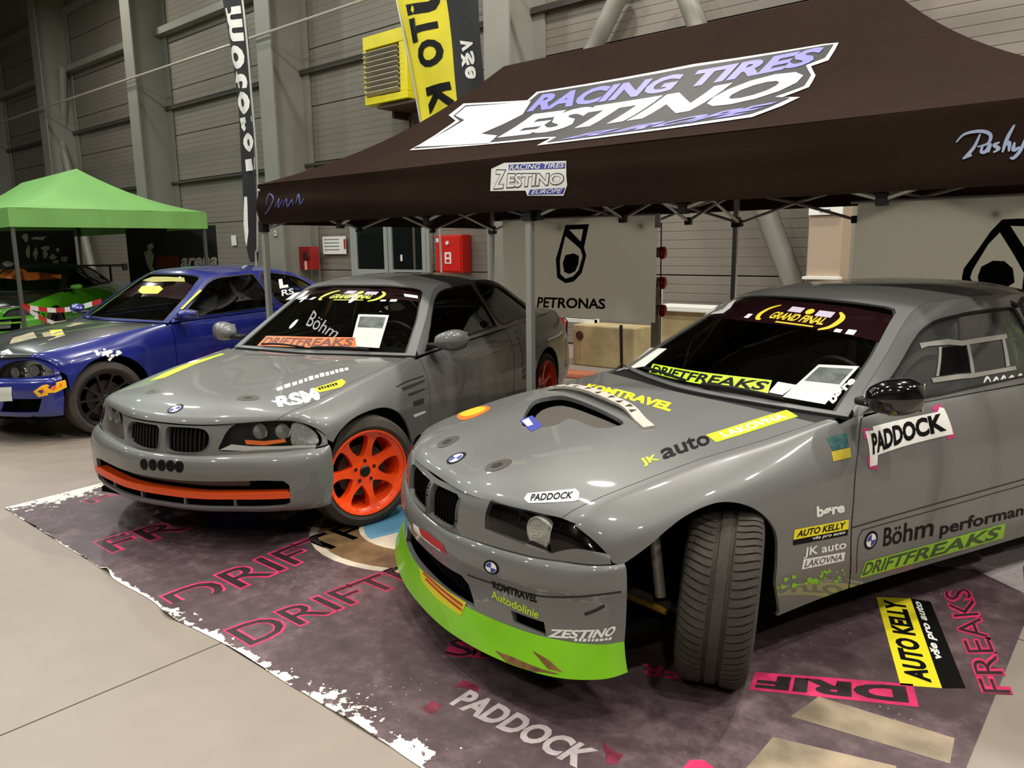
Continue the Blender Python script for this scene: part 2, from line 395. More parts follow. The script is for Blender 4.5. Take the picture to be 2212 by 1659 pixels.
def wheel(parent, loc, steer, camber, R, w, Rr, m_rim, nsp=7, wsp=(0.022, 0.018, 0.03), hub=0.085, depth=0.03, tread=False, side=1, m_cap=None):
    """wheel with its outer face to +Y (side=1) or -Y"""
    o = empty_part('wheel', parent, loc, (camber*side, 0, steer+(0 if side > 0 else math.pi)))
    h = w/2; sw = 0.35*(R-Rr)
    prof = [(Rr-0.015, -h+0.02), (Rr+0.005, -h+0.006), (Rr+0.35*(R-Rr), -h-0.006), (R-0.035, -h), (R-0.012, -h+0.012), (R-0.003, -h+0.035), (R, -h+0.06)]
    gro = 0.007 if tread else 0.004
    for g in ([-0.024, 0.024] if tread else [-0.03, 0.03]):
        prof += [(R+0.001, g-0.007), (R-gro, g-0.006), (R-gro, g+0.006), (R+0.001, g+0.007)]
    prof += [(r, -y) for r, y in prof[6::-1]]
    MB().lathe(prof, 72).build('tyre', M_RUB, o, smooth=35)
    if tread:                                                    # curved sipes: raised blocks left and right of the two grooves
        b = MB(); n = 70
        for k in range(n):
            for sg in (-1, 1):
                V = []; F = []; q = 7
                for i in range(q+1):
                    t = i/q; yy = sg*(0.034+t*(h-0.038)); rr = R+0.0055-(0.020*max(0, t-0.55)**2/0.2)-0.001
                    bend = 0.55*(t**1.7)*2*math.pi/n*1.9
                    for e in (0.06, 0.80):
                        a = 2*math.pi*(k+e)/n+bend
                        for dr in (0, -0.012): V.append(((rr+dr)*math.cos(a), yy, (rr+dr)*math.sin(a)))
                for i in range(q):
                    c = i*4; F += [(c, c+4, c+6, c+2), (c, c+1, c+5, c+4), (c+2, c+6, c+7, c+3)]
                F += [(0, 2, 3, 1), (q*4, q*4+1, q*4+3, q*4+2)]
                b.add(V, F)
        t_ = b.build('tread_blocks', M_RUB, o, smooth=False); t_['kind'] = 'stuff'
    P, F = rim_face(Rr-0.006, nsp, m_rim, wsp, hub, Rr-0.028, depth)
    P = [(p[0], p[1]+h-0.012, p[2]) for p in P]
    mesh_obj('rim', P, F, m_rim, o, 40)
    MB().lathe([(Rr+0.006, h-0.006), (Rr+0.002, h+0.001), (Rr-0.005, h-0.002), (Rr-0.005, h-0.06), (Rr-0.02, h-0.08), (Rr-0.035, -h+0.03), (Rr-0.002, -h+0.012), (Rr+0.004, -h+0.006)], 56).build('rim_barrel', m_rim, o, smooth=40)
    MB().lathe([(0.0, 0.0), (0.150, 0.0), (0.150, -0.026), (0.0, -0.026)], 40, c=(0, h-0.085, 0)).build('brake_disc', mat('brake_iron', C255(70, 64, 60), 0.4, 0.8), o, smooth=30)
    MB().lathe([(0.0, 0.0), (0.026, 0.0), (0.033, -0.006), (0.033, -0.03)], 24, c=(0, h-0.022-depth*0.55, 0)).build('centre_cap', m_cap or M_BLACK, o, smooth=30)
    b = MB()
    for k in range(5):
        a = 2*math.pi*(k+0.25)/5; b.lathe([(0.0, 0.0), (0.011, 0.0), (0.013, -0.02)], 10, c=(0.06*math.cos(a), h-0.026-depth*0.75+0.004, 0.06*math.sin(a)))
    b.build('lug_bolts', mat('bolt_dark', C255(60, 12, 8), 0.5), o, smooth=30)
    return o
def mirror_cap(parent, surfpt, m, L=0.20, Hh=0.13, D=0.13, side=1, yaw=0.25):
    """door mirror: rounded pod on a foot"""
    x, y, z = surfpt
    P = []
    for i in range(13):                                   # along the pod, from door outwards
        t = i/12; ww = (math.sin(math.pi*min(1, 0.06+0.94*t)**0.8))**0.45 if 0 < t < 1 else 0.0
        ww = max(ww, 0.0)
        row = []
        for j in range(17):
            a = 2*math.pi*j/16; cz = math.copysign(abs(math.sin(a))**0.75, math.sin(a)); cx_ = math.copysign(abs(math.cos(a))**0.75, math.cos(a))
            row.append((x+ww*cx_*D*0.5*(1.0 if cx_ > 0 else 0.45)-t*L*math.sin(yaw)*0.6, side*(y+0.03+t*L), z+ww*cz*Hh*0.5*(0.55+0.45*t)+0.012*t))
        P.append(row)
    V = [p for r in P for p in r]; n = 17
    F = [(i*n+j, i*n+j+1, (i+1)*n+j+1, (i+1)*n+j) for i in range(12) for j in range(16)]
    b = MB(); b.add(V, F); o = b.build('door_mirror', m, parent, smooth=True)
    f = MB(); f.box((x-0.01, side*(y+0.02), z-0.03), (0.09, 0.12, 0.03), 0); f.build('mirror_foot', M_BLACK, o, bevel=0.01)
    g = MB(); g.box((x-0.035-L*math.sin(yaw)*0.3, side*(y+0.03+L*0.55), z+0.008), (0.006, L*0.7, Hh*0.55)); g.build('mirror_glass', M_CHROME, o, bevel=0.002)
    return o
def tubes(name, paths, r, m, parent, n=10):
    b = MB()
    for p in paths: b.tube(curve(p, 6, False) if len(p) > 2 else p, r, n)
    return b.build(name, m, parent, smooth=40)
def seat(parent, x, y, z, m):
    o = empty_part('seat', parent, (x, y, z))
    b = MB()
    def loft(rows):
        V = [p for r in rows for p in r]; n = len(rows[0]); k = len(rows)
        b.add(V, [(i*n+j, i*n+(j+1) % n, (i+1)*n+(j+1) % n, (i+1)*n+j) for i in range(k-1) for j in range(n)]+[tuple(range(n)), tuple((k-1)*n+j for j in range(n-1, -1, -1))])
    rows = []
    for t in np.linspace(0, 1, 9):
        wd = 0.25-0.04*t if t < 0.62 else (0.23 if t < 0.72 else 0.14); px = -0.02-0.30*t; zz = 0.10+0.68*t
        rows.append([(px+0.05, -wd, zz), (px, -wd*0.7, zz), (px, wd*0.7, zz), (px+0.05, wd, zz), (px-0.07, wd*0.95, zz), (px-0.10, 0, zz), (px-0.07, -wd*0.95, zz)])
    loft(rows); b.build('seat_back', m, o, smooth=50)
    b = MB(); b.box((0.2, 0, 0.08), (0.5, 0.46, 0.14)); b.build('seat_cushion', m, o, bevel=0.04)
    return o
def steering_wheel(parent, x, y, z):
    b = MB(); pts = [(0.175*math.cos(2*math.pi*i/28), 0, 0.175*math.sin(2*math.pi*i/28)) for i in range(29)]
    R = Matrix.Rotation(math.pi/2, 3, 'Z') @ Matrix.Rotation(math.radians(25), 3, 'X')
    b.tube([R @ Vector(p)+Vector((x, y, z)) for p in pts], 0.015, 8)
    for a in (0, 120, 240):
        q = Vector((0.17*math.cos(math.radians(a+90)), 0, 0.17*math.sin(math.radians(a+90)))); b.tube([Vector((x, y, z)), R @ q+Vector((x, y, z))], 0.012, 6)
    b.tube([(x, y, z), (x+0.3, y, z-0.12)], 0.03, 8)
    return b.build('steering_wheel', M_BLACK, parent, smooth=40)
def roundel_layers():
    q = lambda a: [(0.5, 0.5)]+[(0.5+0.33*math.cos(math.radians(a+t)), 0.5+0.33*math.sin(math.radians(a+t))) for t in range(0, 91, 15)]
    return [('poly', disc(28), FULL, M_BLK), ('poly', disc(24, 0.36), FULL, M_WHITE), ('poly', q(0), FULL, M_BLUE), ('poly', q(180), FULL, M_BLUE)]
def mirror_uv(poly): return [(u, -v) for u, v in poly]
def strip_marks(n, y0, y1, seed, gap=0.3):
    """illegible print: little blocks in a row"""
    r = random.Random(seed); out = []; x = 0.0; L = []
    while x < n: w_ = r.uniform(0.5, 1.0); L.append((x, w_)); x += w_+gap
    for a, w_ in L: out.append((a/x, (a+w_)/x, y0+r.uniform(0, 0.15)*(y1-y0), y1-r.uniform(0, 0.2)*(y1-y0)))
    return out
# ================================================================ the hall
YW = 10.0
def struct(o): o['kind'] = 'structure'; return o
def slab_grid(xs, ys):
    root = MB().box((-13, 0, -0.06), (66, 34, 0.08)).build('floor', mat('joint_filler', C255(120, 110, 100), 0.8)); struct(root)
    m = floor_mat()
    for i in range(len(xs)-1):
        for j in range(len(ys)-1):
            x0, x1, y0, y1 = xs[i]+0.004, xs[i+1]-0.004, ys[j]+0.004, ys[j+1]-0.004
            MB().box(((x0+x1)/2, (y0+y1)/2, -0.01), (x1-x0, y1-y0, 0.02)).build('floor_slab', m, root)
def floor_mat():
    m = bpy.data.materials.new('polished_concrete'); m.use_nodes = True; nt = m.node_tree; b = nt.nodes['Principled BSDF']
    geo = nt.nodes.new('ShaderNodeNewGeometry')
    n1 = nt.nodes.new('ShaderNodeTexNoise'); n1.inputs['Scale'].default_value = 0.7; n1.inputs['Detail'].default_value = 6
    n2 = nt.nodes.new('ShaderNodeTexNoise'); n2.inputs['Scale'].default_value = 6; n2.inputs['Detail'].default_value = 8
    for n in (n1, n2): nt.links.new(geo.outputs['Position'], n.inputs['Vector'])
    mx = nt.nodes.new('ShaderNodeMath'); mx.operation = 'MULTIPLY_ADD'; mx.inputs[1].default_value = 0.45
    nt.links.new(n2.outputs['Fac'], mx.inputs[0]); nt.links.new(n1.outputs['Fac'], mx.inputs[2])
    r = nt.nodes.new('ShaderNodeValToRGB'); r.color_ramp.elements[0].position = 0.5; r.color_ramp.elements[1].position = 0.95
    r.color_ramp.elements[0].color = (*C255(134, 124, 114), 1); r.color_ramp.elements[1].color = (*C255(146, 135, 124), 1)
    nt.links.new(mx.outputs[0], r.inputs['Fac']); nt.links.new(r.outputs['Color'], b.inputs['Base Color'])
    b.inputs['Roughness'].default_value = 0.42
    return m
slab_grid([-44.73, -38.73, -32.73, -26.73, -20.73, -14.73, -8.73, -2.73, 3.27, 9.27, 15.27], [-14.6, -8.6, -2.6, 3.4, 9.4, 12.0])
M_SHEET = mat('wall_sheet_paint', C255(128, 121, 111), 0.45, var=(0.6, 0.93, 1.05))
M_STEEL = mat('column_paint', C255(140, 138, 128), 0.45, var=(1.5, 0.94, 1.04))
M_DSTEEL = mat('dark_steel', C255(70, 68, 62), 0.5)
def ribbed(w, h, n):
    """one wall sheet with horizontal ribs, front towards -Y"""
    prof = []
    for k in range(n):
        z = h*k/n; s = h/n
        prof += [(0.0, z+0.004), (0.0, z+s-0.016), (0.005, z+s-0.013), (0.005, z+s-0.004)]
    prof = [(0.005, 0.0)]+prof+[(0.005, h)]
    V = []; F = []
    for y, z in prof: V += [(0, y, z), (w, y, z)]
    for i in range(len(prof)-1): F.append((2*i, 2*i+1, 2*i+3, 2*i+2))
    return V, F
wall_back = struct(MB().box((-13, YW+0.15, 5.0), (66, 0.2, 10.2)).build('wall_back', M_DSTEEL))
COLX = [-38.1, -32.1, -26.1, -20.1, -14.2, -8.05, -3.03, 2.95, 8.95, 14.95]
_sheet = {}
for i in range(len(COLX)-1):
    for k in range(9):
        w = COLX[i+1]-COLX[i]-0.02; key = round(w, 3)
        if key not in _sheet:
            o = mesh_obj('wall_panel', *ribbed(w, 1.10, 9), M_SHEET, wall_back); _sheet[key] = o.data
        else:
            o = bpy.data.objects.new('wall_panel', _sheet[key]); link(o, wall_back)
        o.location = (COLX[i]+0.01, YW, 0.02+k*1.115)
for i, x in enumerate(COLX):
    c = MB().box((x, 9.12, 5.0), (0.50, 0.035, 10.0)).box((x, 9.55, 5.0), (0.03, 0.84, 10.0)).box((x, 9.965, 5.0), (0.50, 0.035, 10.0)).build('column_'+str(i+1), M_STEEL)
    c.name = 'trim_'+str(i+1); struct(c)
girds = empty_girt = None
for i in range(len(COLX)-1):
    for z, hgt, nm in ((6.95, 0.16, 'girt'), (5.15, 0.09, 'girt'), (8.6, 0.2, 'girt'), (3.3, 0.05, 'girt')):
        if z == 3.3 and COLX[i] > -9: continue
        MB().box(((COLX[i]+COLX[i+1])/2, 9.93 if z != 6.95 else 9.86, z), (COLX[i+1]-COLX[i]-0.06, 0.1 if z != 6.95 else 0.22, hgt)).build('girt', M_STEEL if z in (6.95, 8.6) else M_DSTEEL, wall_back)
ceiling = struct(MB().box((-13, -1.3, 10.15), (66, 23, 0.1)).build('ceiling', mat('ceiling_sheet', C255(120, 120, 112), 0.7)))
for x in COLX: MB().box((x, -1.3, 9.85), (0.25, 22.6, 0.45)).build('roof_beam', M_STEEL, ceiling)
for k, y in enumerate((-9, -4.5, 0, 4.5)): MB().box((-13, y, 9.99), (64, 0.12, 0.2)).build('purlin', M_STEEL, ceiling)
struct(MB().box((-13, -14.7, 5.0), (66, 0.2, 10.2)).build('wall_front', M_SHEET))
struct(MB().box((-46, -1.3, 5.0), (0.2, 26, 10.2)).build('wall_left', M_SHEET))
struct(MB().box((20, -1.3, 5.0), (0.2, 26, 10.2)).build('wall_right', M_SHEET))
# wall bracing pipes
def wp(px, py, y): return tuple(wall_at(px, py, y))
b = MB(); b.tube([wp(1345, -25, 9.75), (-7.7, 9.75, 3.0)], 0.13, 14); o = b.build('trim_11', M_STEEL, smooth=40); struct(o)
b = MB(); b.tube([wp(1478, -20, 9.75), (-3.45, 9.75, 0.55)], 0.13, 14); o = b.build('trim_12', M_STEEL, smooth=40); struct(o)
b = MB(); b.tube([(-25.8, 9.7, 7.0), (-27.2, 9.7, 1.0)], 0.12, 10); o = b.build('trim_13', M_STEEL, smooth=40); struct(o)
b = MB(); b.tube([(-26.9, 9.6, 7.0), (-24.9, 9.6, 1.0)], 0.12, 10); o = b.build('trim_14', M_STEEL, smooth=40); struct(o)
# glazed double door
M_ALUW = mat('door_aluminium', C255(165, 168, 164), 0.4, 0.2)
dr = struct(MB().box((-11.6, 9.93, 2.14), (2.30, 0.10, 0.08)).box((-12.71, 9.93, 1.09), (0.08, 0.10, 2.18)).box((-10.49, 9.93, 1.09), (0.08, 0.10, 2.18)).build('door_1', M_ALUW))
for x0, x1 in ((-12.66, -11.615), (-11.585, -10.54)):
    c = (x0+x1)/2; w = x1-x0
    lf = MB().box((x0+0.05, 9.90, 1.07), (0.10, 0.05, 2.06)).box((x1-0.05, 9.90, 1.07), (0.10, 0.05, 2.06)).box((c, 9.90, 2.05), (w-0.2, 0.05, 0.10)).box((c, 9.90, 1.10), (w-0.2, 0.05, 0.12)).box((c, 9.90, 0.10), (w-0.2, 0.05, 0.16)).build('door_leaf', M_ALUW, dr)
    MB().box((c, 9.91, 1.58), (w-0.2, 0.012, 0.84)).build('pane', mat('dark_pane', C255(22, 26, 24), 0.08), lf)
    MB().box((c, 9.91, 0.61), (w-0.2, 0.02, 0.86)).build('kick_panel', M_ALUW, lf)
    MB().box((c, 9.86, 1.02), (w-0.24, 0.03, 0.035)).build('push_bar', M_DSTEEL, lf)
MB().box((-11.2, 9.865, 1.38), (0.05, 0.01, 0.12)).build('door_sticker', M_WHITE, dr)
# ---------------------------------------------------------------- lamps of the hall
M_LAMP = mat('lamp_glow', (1.0, 0.97, 0.90), 0.5, emit=12)
def high_bay(x, y, e, col=(1.0, 0.955, 0.88)):
    t = thing('high_bay_lamp', 'round high bay lamp hanging from the hall roof', 'lamp', (x, y, 8.7), 0, 'high bay lamps')
    MB().lathe([(0.0, 0.30), (0.09, 0.28), (0.11, 0.16), (0.24, 0.02), (0.25, 0.0), (0.23, 0.0), (0.10, 0.14)], 24, 'Z').build('shade', M_ALU, t, smooth=40)
    MB().lathe([(0.0, 0.03), (0.22, 0.03)], 24, 'Z').build('diffuser', M_LAMP, t)
    MB().tube([(0, 0, 0.3), (0, 0, 0.95)], 0.012, 6).build('hanger', M_DSTEEL, t)
    l = bpy.data.lights.new('lamp_light', 'AREA'); l.shape = 'DISK'; l.size = 0.42; l.energy = e; l.color = col
    o = bpy.data.objects.new('lamp_light', l); o.location = (0, 0, -0.02); link(o, t)
for x in (-20, -15, -10, -5, 0, 5):
    for y, e in ((-6.5, 135), (0.2, 165), (4.2, 135)): high_bay(x+(2.3 if y == 0.2 else 0), y, e*(0.8 if x < -12 else 0.82 if x < -4 else 1.0), (0.90, 1.0, 0.96) if x < -12 else (1.0, 0.955, 0.88))
for x, e in ((-20, 85), (-12.5, 20), (-6, 140), (0, 360), (6, 300)): high_bay(x, 7.4, e)
# ================================================================ car bodies
nst = lambda *r: [list(p) for p in r]
def side_glass_net(R, belt, vmax, mw, bulge=0.014):
    rows = []
    for i, b in enumerate(belt):
        r = R.ev(i, vmax)[0]; b = np.array(b, float); mid = (r+b)/2; mid[1] += bulge*np.linalg.norm(r-b)/0.38
        rows.append([b, mid, r])
    return Surf(rows, flip=1, mw=mw)
def clip_sorted(pts, k=4): return curve(pts, k, False)
def shell(root, B, R, G, paint, sp):
    """bonnet, fenders, doors, quarters, roof, glass from the nets B (body), R (roof and screens), G (side glass)"""
    P = {}
    xz = lambda pts: [B.co((0, 2), p) for p in pts]
    hv = sp.get('hood_v', 1.985)
    P['bonnet'] = panel('bonnet', B, seg([(0.05, -hv), (0.05, hv), (sp.get('hood_u', 4.90), hv), (sp.get('hood_u', 4.90), -hv)], 0.12), sp.get('hood_mat', paint), root, holes=sp.get('hood_holes', []), step=(0.13, 0.13), rim=0.02)
    arch = seg(sp['arch'], 0.15)
    dl = curve(sp['door_line'], 4, False)
    b0, b1 = sp.get('fender_front', (5.05, 0.02))
    fen = [(0.02, 2.015), (4.985, 2.015)]+[(5.0-0.015, 3.0)]+[(u-0.012, v) for u, v in dl]+[(3.0, 8.0), (1.0, 8.0), (b1+0.6, b0+0.3), (b1, b0)]
    P['fender'] = panel('fender', B, seg(fen, 0.12), paint, root, holes=[arch], step=(0.12, 0.16), mirror=True)[0]
    de = xz(sp['door_rear'])
    door = [(u+0.012, v) for u, v in dl]+xz([(sp['door_rear'][0][0]+0.5, sp['sill_z']), (sp['door_rear'][0][0]+0.06, sp['sill_z'])])+de+[(de[-1][0], 3.03), (5.03, 3.03)]
    P['door'] = panel('door', B, seg(door, 0.12), paint, root, step=(0.13, 0.16), mirror=True)[0]
    ra = seg(xz([(sp['rear_x']+sp['rr']*math.cos(a), 0.33+sp['rr']*math.sin(a)) for a in np.linspace(-0.45, math.pi+0.45, 30)])+[(9.9, 8.8), (8.3, 8.8)], 0.3)
    q = [(u+0.015, v) for u, v in de[::-1]]
    quarter = [(q[0][0], 2.3)]+q+[(8.0, 7.95), (11.0, 7.95), (11.97, 7.9), (11.97, 2.3)]
    P['quarter'] = panel('rear_quarter', B, seg(quarter, 0.15), paint, root, holes=[ra], step=(0.15, 0.2), mirror=True)[0]
    panel('boot_lid', B, seg([(9.55, -2.28), (9.55, 2.28), (11.97, 2.28), (11.97, -2.28)], 0.2), paint, root, step=(0.2, 0.3))
    # rear face
    e = [tuple(B.ev(12, v)[0]) for v in np.linspace(-8, 8, 33)]; cz = (B.P[-1, B.nv//2, 0]-0.05, 0, 0.55)
    b = MB(); b.add(e+[cz], [(i, i+1, 33) for i in range(32)]+[(32, 0, 33)]); b.build('tail_panel', paint, root, smooth=30)
    # roof with screen openings
    ws, bl = sp['screen'], sp['backlight']
    lw = sp.get('lw', 1.995)
    P['roof'] = panel('roof', R, seg([(0.0, -lw), (0.0, lw), (7, lw), (7, -lw)], 0.12), sp.get('roof_mat', paint), root, holes=[ws, bl], step=(0.12, 0.14), rim=0.02)
    def shrink(poly, k):
        a = np.array(poly); c = a.mean(0); return [tuple(c+(p-c)*(1-k/np.maximum(np.abs(p-c).max(), 0.3))) for p in a]
    P['screen'] = panel('windscreen', R, shrink(ws, 0.02), sp['glass'], root, step=(0.1, 0.14), off=-0.006, rim=0.004)
    panel('windscreen_seal', R, ws, M_RUBD, root, holes=[shrink(ws, 0.035)], step=(5, 5), off=-0.0045, rim=0.012)
    panel('rear_screen', R, shrink(bl, 0.02), sp['glass'], root, step=(0.1, 0.14), off=-0.006, rim=0.004)
    # side frame, seals, glass
    frame = seg([(0.12, 0.02), (6.95, 0.02), (6.95, 1.995), (0.12, 1.995)], 0.1)
    dg, qg = sp['door_glass'], sp['quarter_glass']
    panel('window_frame', G, frame, sp.get('frame_mat', paint), root, holes=[dg, qg], step=(0.12, 0.25), rim=0.02, mirror=True)
    P['glass'] = panel('door_glass', G, dg, sp.get('side_glass', sp['glass']), root, step=(0.1, 0.1), off=-0.008, rim=0.004, mirror=True)[0]
    P['qglass'] = panel('quarter_glass', G, qg, sp.get('side_glass', sp['glass']), root, step=(0.1, 0.1), off=-0.008, rim=0.004, mirror=True)[0]
    for w_ in (dg, qg): panel('window_seal', G, grow(w_, 0.045), M_RUBD, root, holes=[shrink(w_, 0.012)], step=(5, 5), off=0.003, rim=0.01, mirror=True)
    panel('cowl', B, seg([(4.6, -1.95), (4.6, 1.95), (5.45, 1.9), (5.45, -1.9)], 0.2), M_BLACK, root, step=(0.1, 0.2), off=-0.012, rim=0.01)
    # dark inner structure
    b = MB(); fx = B.P[0, B.nv//2, 0]
    b.box((-1.45, 0, 0.20), (4.0, 1.30, 0.03)); b.box((0.10, 0, 0.36), (1.0, 0.72, 0.34)); b.box((-0.52, 0, 0.55), (0.05, 1.36, 0.62))
    b.box((-2.75, 0, 0.52), (0.04, 1.30, 0.66)); b.box((-2.75, 0, 0.78), (1.0, 1.2, 0.03))
    for s_ in (-1, 1):
        b.box((-1.62, s_*0.735, 0.54), (2.1, 0.03, 0.60)); b.box((-3.2, s_*0.68, 0.5), (0.5, 0.03, 0.5))
        for cx, rr in ((sp.get('arch_x', 0.04), sp.get('liner', 0.40)), (sp['rear_x'], 0.37)):
            n = 14; pts = [(cx+rr*math.cos(math.pi*i/n), 0.335+rr*0.92*math.sin(math.pi*i/n)) for i in range(n+1)]
            V = []; F = []
            y0, y1 = 0.46, sp.get('liner_y', 0.79)
            for p in pts: V += [(p[0], s_*y0, p[1]), (p[0], s_*y1, p[1])]
            F = [(2*i, 2*i+1, 2*i+3, 2*i+2) for i in range(n)]+[tuple(2*i for i in range(n+1))]
            b.add(V, F)
    b.build('inner_body', M_DARK, root)
    return P
def grow(poly, d):
    a = np.array(poly); c = a.mean(0); e = np.abs(a-c).max(0); return [tuple(c+(p-c)*(1+d/e)) for p in a]
def lamp_pod(name, s, poly, parent, back=M_BLACK, depth=0.05, lens=M_LENS, mirror=True, step=(0.15, 0.15)):
    """recess behind an opening plus its clear cover"""
    o = panel(name, s, grow(poly, 0.03), back, parent, step=step, off=-depth, rim=-depth*0.75, mirror=mirror)
    p = o[0] if mirror else o; q = o[1] if mirror else None
    l = panel('lamp_cover', s, poly, lens, parent, step=step, off=-0.003, rim=0.003, mirror=mirror)
    if mirror: l[0].parent = p; l[1].parent = q
    else: l.parent = p
    return (p, q)
def lamp_round(s, uv, r, parent, m_ring, m_face, depth=0.03, out=-0.02, mirror=None):
    for sg, par in ((1, parent), (-1, mirror)):
        if par is None: continue
        p = s.ev(*uv)[0]; n = s.nm(*uv)[0]; n = nrm(n*np.array([1, 0.6, 0.25]))
        p = p+n*out; p = p*np.array([1, sg, 1]); n = n*np.array([1, sg, 1])
        R = Vector(n).to_track_quat('X', 'Z').to_matrix()
        b = MB(); b.lathe([(r*0.88, -0.004), (r*0.92, 0.004), (r, 0.003), (r*1.02, -0.01), (r*0.95, -depth)], 28, 'X', mi=0)
        b.lathe([(0.0, -0.006), (r*0.5, -0.005), (r*0.9, -0.003)], 28, 'X', mi=1)
        b.V = [tuple(R @ Vector(v)+Vector(p)) for v in b.V]
        b.build('lamp_reflector', [m_ring, m_face], par, smooth=40)
def kidney(s, poly, parent, nbar, m_bar=M_BLACK, m_ring=None, mirror=True, depth=0.035):
    o = panel('kidney_grille', s, grow(poly, 0.06), M_DARK, parent, step=(0.2, 0.1), off=-depth, rim=-depth*0.55, mirror=mirror)
    pr = o if mirror else (o,)
    a = np.array(poly); lo, hi = a.min(0), a.max(0)
    for k, p in enumerate(pr):
        sg = 1 if k == 0 else -1; b = MB()
        for i in range(nbar):
            v = lo[1]+(hi[1]-lo[1])*(i+0.5)/nbar
            us = [u for u in np.linspace(lo[0], hi[0], 40) if inpoly([(u, v)], poly)[0]]
            if len(us) < 3: continue
            P = s.ev(np.linspace(us[0], us[-1], 6), [v]*6); N = s.nm(np.linspace(us[0], us[-1], 6), [v]*6)
            P = (P-N*depth*0.45)*np.array([1, sg, 1]); b.tube(P, 0.0042, 5)
        g_ = b.build('grille_bars', m_bar, p)
        g_['kind'] = 'stuff'
    if m_ring is not None:
        r = panel('kidney_surround', s, grow(poly, 0.02), m_ring, parent, holes=[poly], step=(5, 5), off=0.006, rim=0.02, mirror=mirror)
        if mirror: r[0].parent = pr[0]; r[1].parent = pr[1]
        else: r.parent = pr[0]
    return pr
def cabin(root, cage_mat, x_dash=-0.72, seat_m=M_CLOTH, wheel_y=0.36, hi=1.19, dy=0.50):
    b = MB(); V = []; F = []
    rows = [(x_dash+0.10, 0.86), (x_dash-0.05, 0.885), (x_dash-0.22, 0.86), (x_dash-0.27, 0.78), (x_dash-0.22, 0.55)]
    ys = np.linspace(-0.66, 0.66, 9)
    for x, z in rows:
        for y in ys: V.append((x-0.06*(abs(y)/0.66)**2, y, z+0.02*math.exp(-((y-wheel_y)/0.16)**2)))
    n = 9; F = [(i*n+j, i*n+j+1, (i+1)*n+j+1, (i+1)*n+j) for i in range(4) for j in range(8)]
    b.add(V, F); b.build('dashboard', mat('dash_black', C255(14, 14, 15), 0.7), root, smooth=40)
    for y in (-0.36, 0.36): seat(root, -1.55, y, 0.24, seat_m)
    steering_wheel(root, x_dash-0.38, wheel_y, 0.88)
    P = []
    for s in (-1, 1):
        P.append([(x_dash-0.06, s*0.64, 0.25), (x_dash-0.06, s*0.66, 0.86), (x_dash-0.35, s*0.585, 1.06), (-1.30, s*dy, hi), (-1.95, s*dy, hi+0.02)])
        P.append([(-1.95, s*0.60, 0.25), (-1.95, s*0.60, 0.9), (-1.95, s*dy, hi+0.02)])
        P.append([(-1.95, s*dy, hi), (-2.7, s*0.50, 0.75)])
        P.append([(x_dash-0.1, s*0.66, 0.55), (-1.95, s*0.64, 0.40)])
    P += [[(-1.30, -dy, hi), (-1.30, dy, hi)], [(-1.95, -dy, hi+0.02), (-1.95, dy, hi+0.02)], [(-1.95, -0.60, 0.80), (-1.95, 0.60, 0.80)], [(-1.95, -0.5, hi), (-1.95, 0.58, 0.35)], [(x_dash-0.12, -.62, 0.84), (x_dash-0.12, .62, 0.84)]]
    tubes('roll_cage', P, 0.021, cage_mat, root)
def wiper(root, s, a, b, side=1):
    P = [s.ev(a[0]+(b[0]-a[0])*t, a[1]+(b[1]-a[1])*t)[0]+s.nm(a[0]+(b[0]-a[0])*t, a[1]+(b[1]-a[1])*t)[0]*(0.012+0.012*math.sin(math.pi*t)) for t in np.linspace(0, 1, 8)]
    b_ = MB(); b_.tube(P, 0.007, 6); o = b_.build('wiper', M_BLACK, root, smooth=40)
    return o
